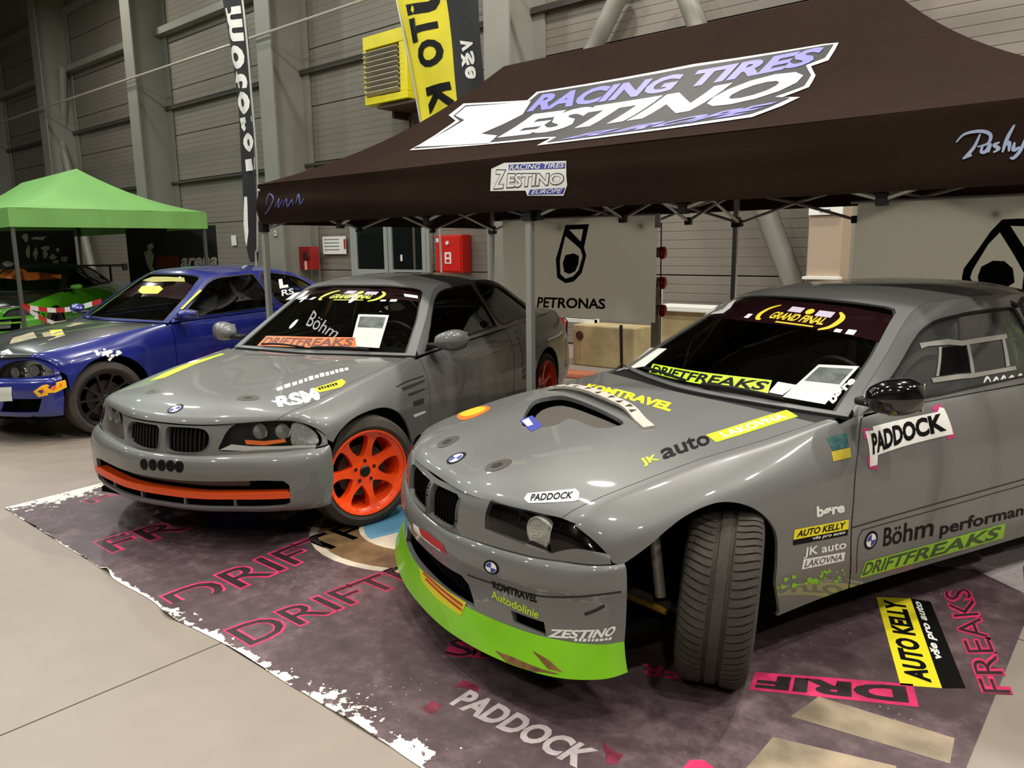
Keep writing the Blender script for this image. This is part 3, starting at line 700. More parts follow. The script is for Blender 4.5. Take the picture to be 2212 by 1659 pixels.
# ================================================================ grey coupe A (photo right)
M_GREY = mat('grey_car_paint', C255(104, 105, 103), 0.40, coat=0.7)
A, AM = car_frame('drift_coupe', 'grey drift coupe with lime front lip and engine hole in the bonnet', -1.818, 2.65, math.radians(247.7))
BA = Surf([
 nst((.722,0,.665),(.705,.33,.672),(.545,.645,.668),(.525,.70,.655),(.48,.765,.605),(.45,.795,.555),(.43,.81,.50),(.42,.815,.35),(.42,.81,.20)),
 nst((.655,0,.715),(.64,.33,.718),(.49,.66,.700),(.465,.72,.683),(.42,.79,.625),(.39,.815,.56),(.37,.825,.50),(.36,.83,.35),(.36,.825,.20)),
 nst((.50,0,.765),(.49,.34,.765),(.36,.675,.738),(.335,.735,.718),(.30,.81,.655),(.27,.838,.575),(.25,.845,.50),(.24,.848,.35),(.24,.84,.20)),
 nst((.05,0,.838),(.05,.35,.835),(.03,.69,.802),(.02,.75,.782),(.0,.825,.715),(.0,.856,.62),(.0,.858,.50),(.0,.855,.35),(.0,.84,.20)),
 nst((-.25,0,.872),(-.25,.36,.868),(-.28,.695,.838),(-.29,.755,.815),(-.30,.818,.735),(-.30,.842,.63),(-.30,.845,.50),(-.30,.84,.35),(-.30,.815,.21)),
 nst((-.49,0,.893),(-.53,.36,.892),(-.60,.70,.880),(-.61,.745,.868),(-.62,.802,.765),(-.62,.826,.64),(-.62,.833,.50),(-.62,.828,.35),(-.62,.80,.215)),
 nst((-.9,0,.9),(-.95,.36,.9),(-1.0,.70,.908),(-1.0,.745,.90),(-1.0,.795,.80),(-1.0,.822,.66),(-1.0,.830,.51),(-1.0,.825,.35),(-1.0,.795,.213)),
 nst((-1.8,0,.9),(-1.8,.36,.9),(-1.8,.70,.925),(-1.8,.745,.918),(-1.8,.795,.82),(-1.8,.822,.67),(-1.8,.830,.51),(-1.8,.825,.35),(-1.8,.795,.21)),
 nst((-2.4,0,.92),(-2.4,.36,.92),(-2.4,.70,.94),(-2.4,.745,.932),(-2.4,.80,.83),(-2.4,.83,.68),(-2.4,.838,.51),(-2.4,.83,.35),(-2.4,.80,.21)),
 nst((-2.75,0,.95),(-2.75,.36,.95),(-2.75,.70,.945),(-2.75,.74,.935),(-2.75,.805,.83),(-2.75,.838,.68),(-2.75,.843,.51),(-2.75,.835,.35),(-2.75,.80,.21)),
 nst((-3.2,0,.965),(-3.2,.36,.96),(-3.2,.66,.935),(-3.2,.71,.92),(-3.2,.775,.82),(-3.2,.81,.68),(-3.2,.815,.51),(-3.2,.81,.35),(-3.2,.78,.22)),
 nst((-3.58,0,.945),(-3.57,.36,.94),(-3.54,.62,.915),(-3.53,.66,.90),(-3.52,.715,.81),(-3.52,.745,.68),(-3.55,.75,.51),(-3.55,.745,.35),(-3.52,.72,.24)),
 nst((-3.66,0,.90),(-3.65,.30,.895),(-3.62,.55,.875),(-3.61,.60,.86),(-3.60,.66,.78),(-3.62,.69,.67),(-3.66,.70,.51),(-3.66,.69,.35),(-3.62,.67,.26)),
], sym=True, flip=-1, mw=AM)
RA = Surf([
 nst((-.49,0,.895),(-.55,.36,.893),(-.675,.725,.885)),
 nst((-.83,0,1.105),(-.87,.33,1.098),(-.975,.635,1.075)),
 nst((-1.165,0,1.287),(-1.19,.28,1.281),(-1.285,.535,1.252)),
 nst((-1.42,0,1.335),(-1.44,.28,1.327),(-1.50,.548,1.287)),
 nst((-1.85,0,1.350),(-1.85,.28,1.342),(-1.85,.552,1.296)),
 nst((-2.28,0,1.325),(-2.28,.28,1.317),(-2.28,.55,1.268)),
 nst((-2.65,0,1.175),(-2.64,.30,1.165),(-2.60,.605,1.115)),
 nst((-3.0,0,.985),(-2.98,.34,.980),(-2.88,.68,.945)),
], sym=True, flip=-1, mw=AM)
SA = side_glass_net(RA, [(-.68,.735,.885),(-.86,.748,.895),(-1.2,.752,.905),(-1.5,.754,.912),(-1.85,.755,.92),(-2.3,.752,.928),(-2.62,.745,.935),(-2.9,.70,.942)], 2, AM)
NA = Surf([
 nst((.722,0,.663),(.716,.16,.672),(.705,.30,.676),(.655,.46,.684),(.585,.61,.675),(.53,.70,.655),(.485,.765,.607),(.455,.793,.575)),
 nst((.752,0,.615),(.748,.16,.62),(.728,.30,.63),(.678,.46,.635),(.612,.61,.632),(.555,.70,.622),(.50,.768,.59),(.457,.797,.57)),
 nst((.758,0,.555),(.754,.16,.56),(.732,.30,.575),(.684,.46,.585),(.622,.61,.588),(.562,.70,.585),(.505,.770,.572),(.457,.80,.562)),
 nst((.758,0,.505),(.754,.16,.51),(.732,.30,.52),(.690,.46,.532),(.628,.61,.540),(.565,.70,.545),(.507,.772,.55),(.455,.802,.552)),
], sym=True, flip=1, mw=AM)
NB = Surf([
 nst((.750,0,.508),(.745,.16,.512),(.725,.30,.522),(.68,.46,.532),(.615,.62,.540),(.545,.715,.545),(.48,.79,.548),(.415,.812,.550)),
 nst((.772,0,.488),(.768,.16,.490),(.748,.30,.497),(.705,.46,.507),(.642,.62,.517),(.568,.725,.522),(.49,.802,.527),(.415,.824,.530)),
 nst((.782,0,.435),(.778,.16,.437),(.758,.30,.443),(.716,.46,.452),(.654,.62,.462),(.578,.732,.468),(.492,.808,.470),(.415,.828,.472)),
 nst((.772,0,.385),(.768,.16,.387),(.748,.30,.392),(.706,.46,.402),(.645,.62,.412),(.570,.728,.418),(.489,.805,.420),(.414,.826,.422)),
 nst((.764,0,.320),(.760,.16,.322),(.742,.30,.327),(.702,.46,.337),(.642,.62,.345),(.568,.728,.350),(.489,.805,.352),(.416,.826,.353)),
 nst((.770,0,.255),(.766,.16,.257),(.748,.30,.262),(.708,.46,.270),(.648,.62,.278),(.575,.733,.284),(.494,.808,.287),(.422,.828,.288)),
], sym=True, flip=1, mw=AM)
NL = Surf([
 nst((.772,0,.262),(.768,.16,.264),(.750,.30,.268),(.711,.46,.276),(.651,.62,.284),(.578,.735,.290),(.496,.811,.294),(.424,.831,.295)),
 nst((.792,0,.205),(.788,.16,.207),(.770,.30,.211),(.733,.46,.219),(.675,.62,.228),(.600,.748,.238),(.508,.822,.243),(.424,.838,.245)),
 nst((.806,0,.152),(.802,.16,.154),(.786,.30,.158),(.752,.46,.166),(.698,.62,.176),(.622,.758,.188),(.516,.836,.194),(.420,.846,.197)),
], sym=True, flip=1, mw=AM)
bp = lambda L: [BA.px(p) for p in L]
hole = curve(bp([(1128,910),(1150,868),(1185,857),(1222,856),(1290,880),(1345,910),(1330,921),(1295,925),(1268,917),(1230,904),(1195,920),(1140,922)]), 4)
arch = curve(bp([(1345,1219),(1400,1180),(1440,1145),(1480,1115),(1525,1093),(1565,1084),(1615,1092),(1650,1113),(1676,1150),(1680,1200),(1675,1260)]), 4, False)+[BA.co((0, 2), (-.26, .235)), (3.8, 8.6), (0.0, 8.6), (-0.4, 6.2)]
screenA = [(0.05,-1.86),(0.05,1.86),(1.0,1.85),(1.84,1.80),(1.93,1.74),(1.965,1.60),(1.98,0.8),(1.99,0),(1.98,-.8),(1.965,-1.60),(1.93,-1.74),(1.84,-1.80),(1.0,-1.85)]
screenA = seg(screenA, 0.12)
backA = seg([(5.25,-1.6),(5.25,1.6),(5.4,1.75),(6.8,1.75),(6.9,1.6),(6.9,-1.6),(6.8,-1.75),(5.4,-1.75)], 0.15)
dgA = [SA.px(p) for p in [(1893,872),(1925,815),(1960,760),(1985,722),(2020,696),(2080,680),(2150,670),(2205,664)]]
dgA = seg([(0.42,.2)]+curve(dgA[1:], 3, False)+[(4.1,1.8),(4.2,.20),(2.0,.12)], 0.1)
qgA = curve([(4.38,.24),(4.30,1.76),(4.9,1.76),(5.5,1.5),(5.9,.7),(5.85,.28),(5.0,.20)], 4)
PA = shell(A, BA, RA, SA, M_GREY, dict(hood_u=4.80, side_glass=glass('polycarbonate', (0.62, 0.65, 0.64), haze=0.10), hood_holes=[hole], arch=arch, door_line=bp([(1866,893),(1852,985),(1844,1080),(1838,1180)])+[BA.co((0, 2), (-.645, .228))],
   door_rear=[(-1.90,.26),(-1.93,.45),(-1.96,.70),(-1.97,.86)], sill_z=.222, rear_x=-2.70, rr=.345, screen=screenA, backlight=backA, door_glass=dgA, quarter_glass=qgA, glass=M_GLASS, arch_x=.10))
na = lambda L: [NA.px(p) for p in L]
hlA = seg(na([(1060,1078),(1195,1117),(1184,1195),(1047,1142)]), 0.12)
lampsA = seg(na([(1060,1078),(1198,1118),(1256,1125),(1292,1160),(1315,1199),(1188,1197),(1180,1194),(1047,1142)]), 0.12)
clA = seg(na([(1200,1119),(1256,1125),(1292,1160)])+na([(1315,1199),(1190,1198)]), 0.1)
kdA = na([(945,1048),(998,1067),(996,1138),(937,1106)])
kdA = [(0.42,0.12),(0.40,0.9),(0.38,1.45),(0.55,1.62),(2.2,1.56),(2.62,1.40),(2.7,.9),(2.7,.2),(2.5,.1)]
kdA = seg(kdA, 0.12)
nose = seg([(0.06,-6.97),(0.06,6.97),(2.98,6.97),(2.98,-6.97)], 0.15)
panel('nose_panel', NA, nose, M_GREY, A, holes=[lampsA, kdA, mirror_uv(lampsA), mirror_uv(kdA)], step=(0.2, 0.2), rim=0.02)
kidney(NA, kdA, A, 9, m_bar=mat('grille_black', C255(6, 6, 6), 0.7, spec=0.1), m_ring=M_GREY)
h1, h2 = lamp_pod('headlamp', NA, hlA, A, depth=0.085)
M_LED = mat('led_face', C255(240, 238, 222), 0.4, 0.0, bump=(140, 0.6))
lamp_round(NA, NA.px((1140,1158)), 0.055, h1, mat('lamp_ring', C255(215, 215, 205), 0.3), M_LED, out=-0.050, mirror=h2)
lamp_round(NA, NA.px((1085,1112)), 0.034, h1, M_BLACK, mat('lamp_dark', C255(20, 20, 22), 0.15, 0.5), out=-0.055, mirror=h2)
lamp_pod('corner_lamp', NA, clA, A, back=mat('smoked_reflector', C255(38, 32, 30), 0.2, 0.6), depth=0.03, lens=glass('smoked_lens', (0.35, 0.33, 0.32)))
# bumper with intakes
ib = [NB.px(p) for p in [(965,1212),(1000,1240),(1017,1279)]]; ir = [NB.px(p) for p in [(1103,1318),(1175,1344),(1180,1374),(1109,1345)]]
int_c = seg([(3.25,-1.9),(3.25,1.9),(3.6,2.15),(4.75,2.4),(4.75,-2.4),(3.6,-2.15)], 0.15)
int_r = seg(ir, 0.1)
panel('front_bumper', NB, seg([(0.0,-7),(0.0,7),(5,7),(5,-7)], 0.12), M_GREY, A, holes=[int_c, int_r, mirror_uv(int_r)], step=(0.14, 0.16), rim=0.02)
panel('bumper_intake', NB, grow(int_c, 0.06), M_DARK, A, step=(0.3, 0.3), off=-0.07, rim=-0.05)
panel('bumper_intake', NB, grow(int_r, 0.06), M_DARK, A, step=(0.3, 0.3), off=-0.05, rim=-0.035, mirror=True)
panel('front_lip', NL, seg([(0.0,-7),(0.0,7),(2,7),(2,-7)], 0.12), M_LIMEP, A, step=(0.14, 0.16), rim=0.02)
wheel(A, (-0.065, 0.725, 0.318), math.radians(45), math.radians(-4), 0.318, 0.24, 0.225, M_LIMEP, 5, tread=True, side=1)
wheel(A, (0.0, -0.735, 0.318), math.radians(45), 0.0, 0.318, 0.24, 0.225, M_LIMEP, 5, side=-1)
for s_ in (1, -1): wheel(A, (-2.70, s_*0.72, 0.318), 0, 0, 0.318, 0.24, 0.225, M_LIMEP, 5, side=s_)
cabin(A, M_LIMEP)
# ================================================================ the rounder coupe, also the base of the two cars further back
NET_B = [
 nst((.655,0,.662),(.625,.28,.665),(.50,.60,.686),(.44,.70,.672),(.388,.772,.626),(.36,.80,.576),(.35,.81,.50),(.35,.815,.35),(.35,.81,.2)),
 nst((.60,0,.710),(.575,.30,.714),(.45,.635,.720),(.395,.72,.698),(.335,.795,.645),(.31,.82,.575),(.30,.83,.50),(.30,.832,.35),(.30,.825,.2)),
 nst((.42,0,.765),(.41,.34,.766),(.31,.668,.746),(.26,.742,.724),(.22,.818,.66),(.20,.840,.585),(.20,.845,.50),(.20,.845,.35),(.20,.835,.2)),
 nst((.0,0,.825),(.0,.35,.828),(-.02,.692,.80),(-.03,.757,.775),(-.04,.833,.705),(-.04,.858,.61),(-.04,.862,.50),(-.04,.858,.35),(-.04,.84,.2)),
 nst((-.3,0,.857),(-.3,.36,.860),(-.32,.705,.836),(-.33,.765,.812),(-.35,.825,.73),(-.35,.848,.625),(-.35,.85,.50),(-.35,.845,.35),(-.35,.82,.2)),
 nst((-.50,0,.874),(-.54,.36,.874),(-.61,.712,.867),(-.63,.758,.852),(-.64,.815,.755),(-.64,.838,.635),(-.64,.842,.50),(-.64,.837,.35),(-.64,.81,.2)),
 nst((-.9,0,.88),(-.95,.36,.88),(-1.0,.72,.888),(-1.0,.765,.875),(-1.0,.815,.78),(-1.0,.84,.65),(-1.0,.845,.50),(-1.0,.84,.35),(-1.0,.81,.2)),
 nst((-1.8,0,.89),(-1.8,.36,.89),(-1.8,.72,.912),(-1.8,.765,.90),(-1.8,.82,.80),(-1.8,.845,.66),(-1.8,.85,.50),(-1.8,.845,.35),(-1.8,.81,.2)),
 nst((-2.4,0,.92),(-2.4,.36,.92),(-2.4,.715,.935),(-2.4,.76,.922),(-2.4,.83,.81),(-2.4,.858,.66),(-2.4,.862,.50),(-2.4,.855,.35),(-2.4,.81,.2)),
 nst((-2.75,0,.96),(-2.75,.36,.96),(-2.75,.70,.945),(-2.75,.75,.93),(-2.75,.832,.81),(-2.75,.862,.66),(-2.75,.866,.50),(-2.75,.858,.35),(-2.75,.81,.2)),
 nst((-3.2,0,.97),(-3.2,.36,.965),(-3.2,.65,.945),(-3.2,.70,.93),(-3.2,.785,.82),(-3.2,.825,.66),(-3.2,.83,.50),(-3.2,.82,.35),(-3.2,.78,.22)),
 nst((-3.60,0,.965),(-3.59,.36,.96),(-3.55,.60,.935),(-3.54,.64,.92),(-3.53,.72,.81),(-3.54,.76,.66),(-3.57,.765,.50),(-3.57,.76,.35),(-3.54,.72,.24)),
 nst((-3.68,0,.92),(-3.67,.30,.915),(-3.63,.54,.895),(-3.62,.58,.88),(-3.61,.66,.78),(-3.64,.70,.65),(-3.69,.71,.50),(-3.69,.70,.35),(-3.64,.67,.26))]
NET_R = [
 nst((-.505,0,.880),(-.565,.36,.878),(-.668,.735,.870)),
 nst((-.83,0,1.092),(-.87,.33,1.087),(-.965,.648,1.064)),
 nst((-1.155,0,1.290),(-1.18,.28,1.286),(-1.268,.553,1.252)),
 nst((-1.42,0,1.338),(-1.44,.28,1.330),(-1.49,.572,1.288)),
 nst((-1.85,0,1.352),(-1.85,.28,1.344),(-1.85,.575,1.296)),
 nst((-2.28,0,1.318),(-2.28,.28,1.310),(-2.28,.57,1.262)),
 nst((-2.72,0,1.150),(-2.71,.30,1.142),(-2.68,.62,1.10)),
 nst((-3.10,0,.985),(-3.08,.34,.98),(-2.98,.68,.945))]
BELT = [(-.675,.745,.87),(-.86,.765,.878),(-1.2,.768,.888),(-1.5,.77,.895),(-1.85,.77,.905),(-2.3,.765,.92),(-2.68,.755,.93),(-2.98,.70,.942)]
NET_N = [
 nst((.655,0,.660),(.650,.14,.661),(.620,.28,.664),(.566,.42,.675),(.506,.57,.686),(.452,.68,.674),(.396,.765,.630),(.362,.80,.582)),
 nst((.668,0,.61),(.663,.14,.61),(.635,.28,.612),(.582,.42,.615),(.522,.57,.617),(.466,.68,.612),(.405,.770,.592),(.364,.803,.570)),
 nst((.676,0,.56),(.671,.14,.56),(.644,.28,.562),(.592,.42,.567),(.532,.57,.572),(.475,.68,.574),(.411,.775,.570),(.366,.806,.562)),
 nst((.680,0,.508),(.675,.14,.509),(.650,.28,.513),(.600,.42,.520),(.540,.57,.528),(.482,.68,.535),(.415,.780,.545),(.367,.808,.553))]
NET_F = [
 nst((0.68,0,0.508),(0.675,0.14,0.509),(0.65,0.28,0.513),(0.6,0.42,0.520),(0.54,0.57,0.528),(0.485,0.68,0.533),(0.42,0.785,0.540),(0.365,0.812,0.548)),
 nst((0.712,0,0.485),(0.707,0.14,0.485),(0.684,0.28,0.489),(0.64,0.42,0.495),(0.582,0.57,0.501),(0.522,0.69,0.506),(0.448,0.8,0.514),(0.37,0.828,0.520)),
 nst((0.722,0,0.435),(0.717,0.14,0.435),(0.696,0.28,0.438),(0.654,0.42,0.443),(0.6,0.57,0.449),(0.54,0.695,0.453),(0.462,0.806,0.458),(0.37,0.834,0.464)),
 nst((0.715,0,0.376),(0.71,0.14,0.376),(0.69,0.28,0.379),(0.65,0.42,0.383),(0.598,0.57,0.388),(0.54,0.695,0.391),(0.463,0.806,0.396),(0.37,0.835,0.401)),
 nst((0.71,0,0.310),(0.705,0.14,0.310),(0.686,0.28,0.311),(0.647,0.42,0.315),(0.596,0.57,0.318),(0.538,0.695,0.321),(0.463,0.803,0.325),(0.375,0.83,0.328)),
 nst((0.712,0,0.251),(0.707,0.14,0.251),(0.688,0.28,0.253),(0.648,0.42,0.255),(0.596,0.57,0.257),(0.536,0.69,0.260),(0.46,0.795,0.262),(0.38,0.82,0.265)),
 nst((0.695,0,0.222),(0.69,0.14,0.222),(0.67,0.28,0.223),(0.628,0.42,0.225),(0.575,0.57,0.226),(0.515,0.68,0.228),(0.44,0.78,0.230),(0.37,0.805,0.231))]
def scaled(net, sx=1, sy=1, sz=1): return [[(p[0]*sx, p[1]*sy, p[2]*sz) for p in r] for r in net]
class Coupe: pass
def round_coupe(root, mw, paint, sc=(1, 1, 1), arch=None, rim=None, glass_m=M_GLASS, steer=0.0, cage=None, hood_mat=None, roof_mat=None, frame_mat=None, kid=True, nsp=7, wsp=(0.024, 0.018, 0.031), hl=None, intake=None, rimR=0.238, door_px=None, hub=0.085, hood_holes=(), lamp_back=M_BLACK):
    c = Coupe(); c.root = root
    c.B = Surf(scaled(NET_B, *sc), True, -1, mw); c.R = Surf(scaled(NET_R, *sc), True, -1, mw)
    c.G = side_glass_net(c.R, [tuple(np.array(b)*sc) for b in BELT], 2, mw)
    c.N = Surf(scaled(NET_N, *sc), True, 1, mw); c.F = Surf(scaled(NET_F, *sc), True, 1, mw)
    B = c.B
    ar = arch(B) if arch else [B.co((0, 2), (-.03+0.352*math.cos(a), (0.318+0.345*math.sin(a))*sc[2])) for a in np.linspace(-0.3, math.pi+0.3, 26)]+[(4.0, 8.7), (0.2, 8.7)]
    ws = seg([(0.06,-1.84),(0.06,1.84),(1.0,1.83),(1.83,1.78),(1.92,1.70),(1.955,1.55),(1.975,.8),(1.98,0),(1.975,-.8),(1.955,-1.55),(1.92,-1.70),(1.83,-1.78),(1.0,-1.83)], 0.12)
    bl = seg([(5.25,-1.55),(5.25,1.55),(5.4,1.7),(6.8,1.72),(6.9,1.6),(6.9,-1.6),(6.8,-1.72),(5.4,-1.7)], 0.15)
    dg = seg([(0.55,.25),(0.95,1.25),(1.35,1.62),(1.8,1.76),(2.6,1.8),(3.75,1.8),(4.05,.20),(2.0,.16)], 0.1)
    qg = curve([(4.25,.28),(4.0,1.76),(4.7,1.78),(5.3,1.66),(5.85,1.04),(6.0,.6),(5.9,.32),(5.0,.24)], 4)
    dl = door_px(B) if door_px else [B.co((0, 2), p) for p in [(-.665,.85),(-.655,.70),(-.645,.45),(-.64,.215)]]
    c.P = shell(root, B, c.R, c.G, paint, dict(arch=ar, door_line=dl, door_rear=[(-1.93,.26),(-1.97,.45),(-2.0,.70),(-2.0,.84)], sill_z=.207*sc[2], rear_x=-2.725, rr=.35, screen=ws, backlight=bl,
        door_glass=dg, quarter_glass=qg, glass=glass_m, arch_x=-.03, liner=.38, hood_mat=hood_mat or paint, roof_mat=roof_mat or paint, frame_mat=frame_mat or paint, hood_holes=list(hood_holes)))
    c.hl = hl(c) if hl else curve([(2.6,2.35),(1.6,2.5),(.75,2.8),(.35,3.3),(.22,4.0),(.25,4.8),(.55,5.5),(1.1,6.1),(1.9,6.4),(2.5,6.1),(2.75,5.0),(2.85,3.6)], 4)
    c.kd = curve([(.40,.22),(.26,.7),(.26,1.3),(.42,1.8),(1.1,2.02),(2.0,1.97),(2.5,1.75),(2.76,1.3),(2.80,.7),(2.6,.26),(1.5,.17)], 4)
    holes = [c.hl, mirror_uv(c.hl)]+([c.kd, mirror_uv(c.kd)] if kid else [])
    panel('nose_panel', c.N, seg([(0.06,-6.97),(0.06,6.97),(2.98,6.97),(2.98,-6.97)], 0.15), paint, root, holes=holes, step=(0.2, 0.2), rim=0.02)
    if kid: kidney(c.N, c.kd, root, 10, m_ring=paint)
    c.h = lamp_pod('headlamp', c.N, c.hl, root, back=lamp_back, depth=0.05)
    c.it = intake(c) if intake else []
    panel('front_bumper', c.F, seg([(0.0,-7),(0.0,7),(6,7),(6,-7)], 0.14), paint, root, holes=c.it, step=(0.16, 0.18), rim=0.02)
    for h in c.it: panel('bumper_intake', c.F, grow(h, 0.08), M_DARK, root, step=(0.3, 0.3), off=-0.08, rim=-0.06)
    rz = 0.316
    wheel(root, (0.0, 0.735*sc[1], rz), steer, math.radians(-2), rz, 0.23, rimR, rim, nsp, wsp, hub=hub)
    wheel(root, (0.0, -0.735*sc[1], rz), steer, 0, rz, 0.23, rimR, rim, nsp, wsp, side=-1, hub=hub)
    for s_ in (1, -1): wheel(root, (-2.725, s_*0.74*sc[1], rz), 0, 0, rz, 0.23, rimR, rim, nsp, wsp, side=s_, hub=hub)
    cabin(root, cage or M_BLACK)
    return c
# ---------------------------------------------------------------- grey coupe with orange rims
M_ORIM = mat('orange_rim_paint', C255(255, 78, 14), 0.42, coat=0.3)
Bc, BM = car_frame('street_coupe', 'grey coupe with bright orange wheels and orange bumper blade', -4.10, 2.40, math.radians(287.5))
CB = round_coupe(Bc, BM, M_GREY, rim=M_ORIM, steer=math.radians(-27), cage=mat('tan_cage', C255(150, 100, 40), 0.5),
    arch=lambda B: curve([B.px(p) for p in [(712,975),(722,950),(735,930),(760,906),(795,888),(832,880),(860,890),(878,915),(888,945),(893,975)]], 3, False)+[B.co((0,2),(-.36,.2)), (4.1, 8.7), (0.0, 8.7), (-.4, 6.2)],
    hl=lambda c: curve([c.N.px(p) for p in [(473,973),(478,955),(490,932),(508,917),(540,911),(590,909),(630,909),(662,917),(685,931),(696,948),(690,963),(640,968),(560,972),(510,975)]], 3),
    intake=lambda c: [seg([(3.05,-4.6),(2.85,-4.0),(2.85,-2),(2.9,0),(2.85,2),(2.85,4.0),(2.95,4.75),(3.3,4.95),(4.7,4.95),(5.05,4.7),(5.15,3.5),(5.15,-3.5),(5.0,-4.7)], 0.15)])
# ---------------------------------------------------------------- blue coupe
M_BLUEP = mat('blue_car_paint', C255(26, 36, 118), 0.25, coat=1.0)
Cc, CM = car_frame('blue_coupe', 'glossy blue sports coupe with dark multi-spoke wheels behind the grey coupe', -7.62, 2.53, math.radians(277.5))
M_DRIM = mat('dark_rim_paint', C255(48, 44, 46), 0.3, 0.5)
CC = round_coupe(Cc, CM, M_BLUEP, sc=(1.0, 1.02, 1.03), rim=M_DRIM, steer=math.radians(-8), nsp=10, wsp=(0.012, 0.008, 0.010), hub=0.06, hood_mat=mat('black_bonnet_wrap', C255(26, 22, 24), 0.3, coat=0.6), kid=True, lamp_back=M_CHROME,
    intake=lambda c: [seg([(3.2,-5.5),(3.2,-3.2),(4.8,-2.8),(4.8,-5.2)], 0.2), seg([(3.2,5.5),(3.2,3.2),(4.8,2.8),(4.8,5.2)], 0.2), seg([(3.0,-2.4),(3.0,2.4),(4.9,2.0),(4.9,-2.0)], 0.2)])
# ---------------------------------------------------------------- green car under the green tent
M_GREENP = mat('green_car_paint', C255(70, 150, 20), 0.3, coat=1.0)
Dc, DM = car_frame('green_coupe', 'lime green race car with open front under the green tent', -15.1, 4.30, math.radians(317))
CD = round_coupe(Dc, DM, M_GREENP, rim=M_DRIM, hood_mat=mat('black_bonnet_wrap', C255(26, 22, 24), 0.3), roof_mat=M_BLACK, frame_mat=M_BLACK, kid=False,
    intake=lambda c: [seg([(0.6,-4.2),(0.6,4.2),(4.2,3.8),(4.2,-3.8)], 0.2)])
# ================================================================ floor mat
def mat_print():
    m = bpy.data.materials.new('printed_tarpaulin'); m.use_nodes = True; nt = m.node_tree; N = nt.nodes; L = nt.links; b = N['Principled BSDF']
    geo = N.new('ShaderNodeNewGeometry'); sx = N.new('ShaderNodeSeparateXYZ'); L.new(geo.outputs['Position'], sx.inputs[0])
    def math_(op, a, b_=None, c=None):
        n = N.new('ShaderNodeMath'); n.operation = op
        for i, q in enumerate((a, b_, c)):
            if q is None: continue
            if isinstance(q, (int, float)): n.inputs[i].default_value = q
            else: L.new(q, n.inputs[i])
        return n.outputs[0]
    def noise(s, d=5, r=0.6):
        n = N.new('ShaderNodeTexNoise'); n.inputs['Scale'].default_value = s; n.inputs['Detail'].default_value = d; n.inputs['Roughness'].default_value = r
        L.new(geo.outputs['Position'], n.inputs['Vector']); return n.outputs['Fac']
    r = N.new('ShaderNodeValToRGB'); cr = r.color_ramp
    cr.elements[0].position = 0.30; cr.elements[0].color = (*C255(50, 40, 43), 1); cr.elements[1].position = 0.78; cr.elements[1].color = (*C255(138, 117, 122), 1)
    e = cr.elements.new(0.52); e.color = (*C255(84, 68, 72), 1)
    mixn = math_('MULTIPLY_ADD', noise(11, 8, 0.75), 0.55, math_('MULTIPLY', noise(1.6, 4), 0.5)); L.new(mixn, r.inputs['Fac'])
    # white torn border
    df = math_('SUBTRACT', sx.outputs['Y'], 1.385); dl = math_('ADD', sx.outputs['X'], 5.30)
    wr = N.new('ShaderNodeMapRange'); wr.inputs[1].default_value = -3.7; wr.inputs[2].default_value = -1.2; wr.inputs[3].default_value = 0.025; wr.inputs[4].default_value = 0.27
    L.new(sx.outputs['X'], wr.inputs[0])
    a = math_('DIVIDE', df, wr.outputs[0]); c = math_('DIVIDE', dl, 0.42); d = math_('MINIMUM', a, c)
    thr = math_('MULTIPLY_ADD', math_('POWER', math_('MAXIMUM', d, 0.0), 0.6), 0.30, 0.40)
    mask = math_('GREATER_THAN', math_('MULTIPLY_ADD', noise(26, 3, 0.6), 0.55, math_('MULTIPLY', noise(7, 2), 0.45)), thr)
    # fine dust specks
    v = N.new('ShaderNodeTexVoronoi'); v.inputs['Scale'].default_value = 34; L.new(geo.outputs['Position'], v.inputs['Vector'])
    sp = math_('LESS_THAN', v.outputs['Distance'], math_('MULTIPLY_ADD', noise(2.2, 3), 0.9, -0.42))
    mx = N.new('ShaderNodeMixRGB'); L.new(math_('MULTIPLY', sp, 0.35), mx.inputs[0]); L.new(r.outputs[0], mx.inputs[1]); mx.inputs[2].default_value = (*C255(190, 180, 180), 1)
    m2 = N.new('ShaderNodeMixRGB'); L.new(mask, m2.inputs[0]); L.new(mx.outputs[0], m2.inputs[1]); m2.inputs[2].default_value = (*C255(238, 232, 215), 1)
    L.new(m2.outputs[0], b.inputs['Base Color']); b.inputs['Roughness'].default_value = 0.38
    return m
def wr_z(x, y):
    z = 0.003
    for cx, h, w in ((-3.80, 0.022, 0.05), (-3.12, 0.016, 0.06), (-4.55, 0.008, 0.05), (-1.9, 0.008, 0.1)):
        z += h*math.exp(-((x-cx)/w)**2)*math.exp(-max(0, y-1.38)/0.10)
    return z
nx, ny = 170, 60; V = []; F = []
for i in range(nx+1):
    for j in range(ny+1):
        tx = i/nx; ty = (j/ny)**1.8; y = 1.385+ty*4.9; x = -5.30-0.14*ty*4+tx*4.98+0.14*ty*4*tx
        if j == 0: y += 0.006*math.sin(x*9)+0.012*math.exp(-((x+3.80)/0.05)**2)+0.008*math.sin(x*2.3)-0.02*math.exp(-((x+3.12)/0.12)**2)
        V.append((x, y, wr_z(x, y)))
for i in range(nx):
    for j in range(ny): a = i*(ny+1)+j; F.append((a, a+ny+1, a+ny+2, a+1))
fm = mesh_obj('floor_mat', V, F, mat_print(), None, True, label='dark purple printed tarpaulin mat with torn white border under the two grey coupes', category='mat')
fm['label'] = 'dark purple printed tarpaulin mat with torn white border under two grey cars'
MS = plane_surf((-6, 1, 0.003), (6, 0, 0), (0, 6, 0))
M_MATD = mat('mat_dark_print', C255(44, 34, 38), 0.4, var=(14, 0.7, 1.5)); M_MATP = mat('mat_pink_print', C255(205, 50, 100), 0.42, var=(16, 0.8, 1.25)); M_MATG = mat('mat_grey_print', C255(176, 166, 166), 0.45, var=(30, 0.85, 1.1))
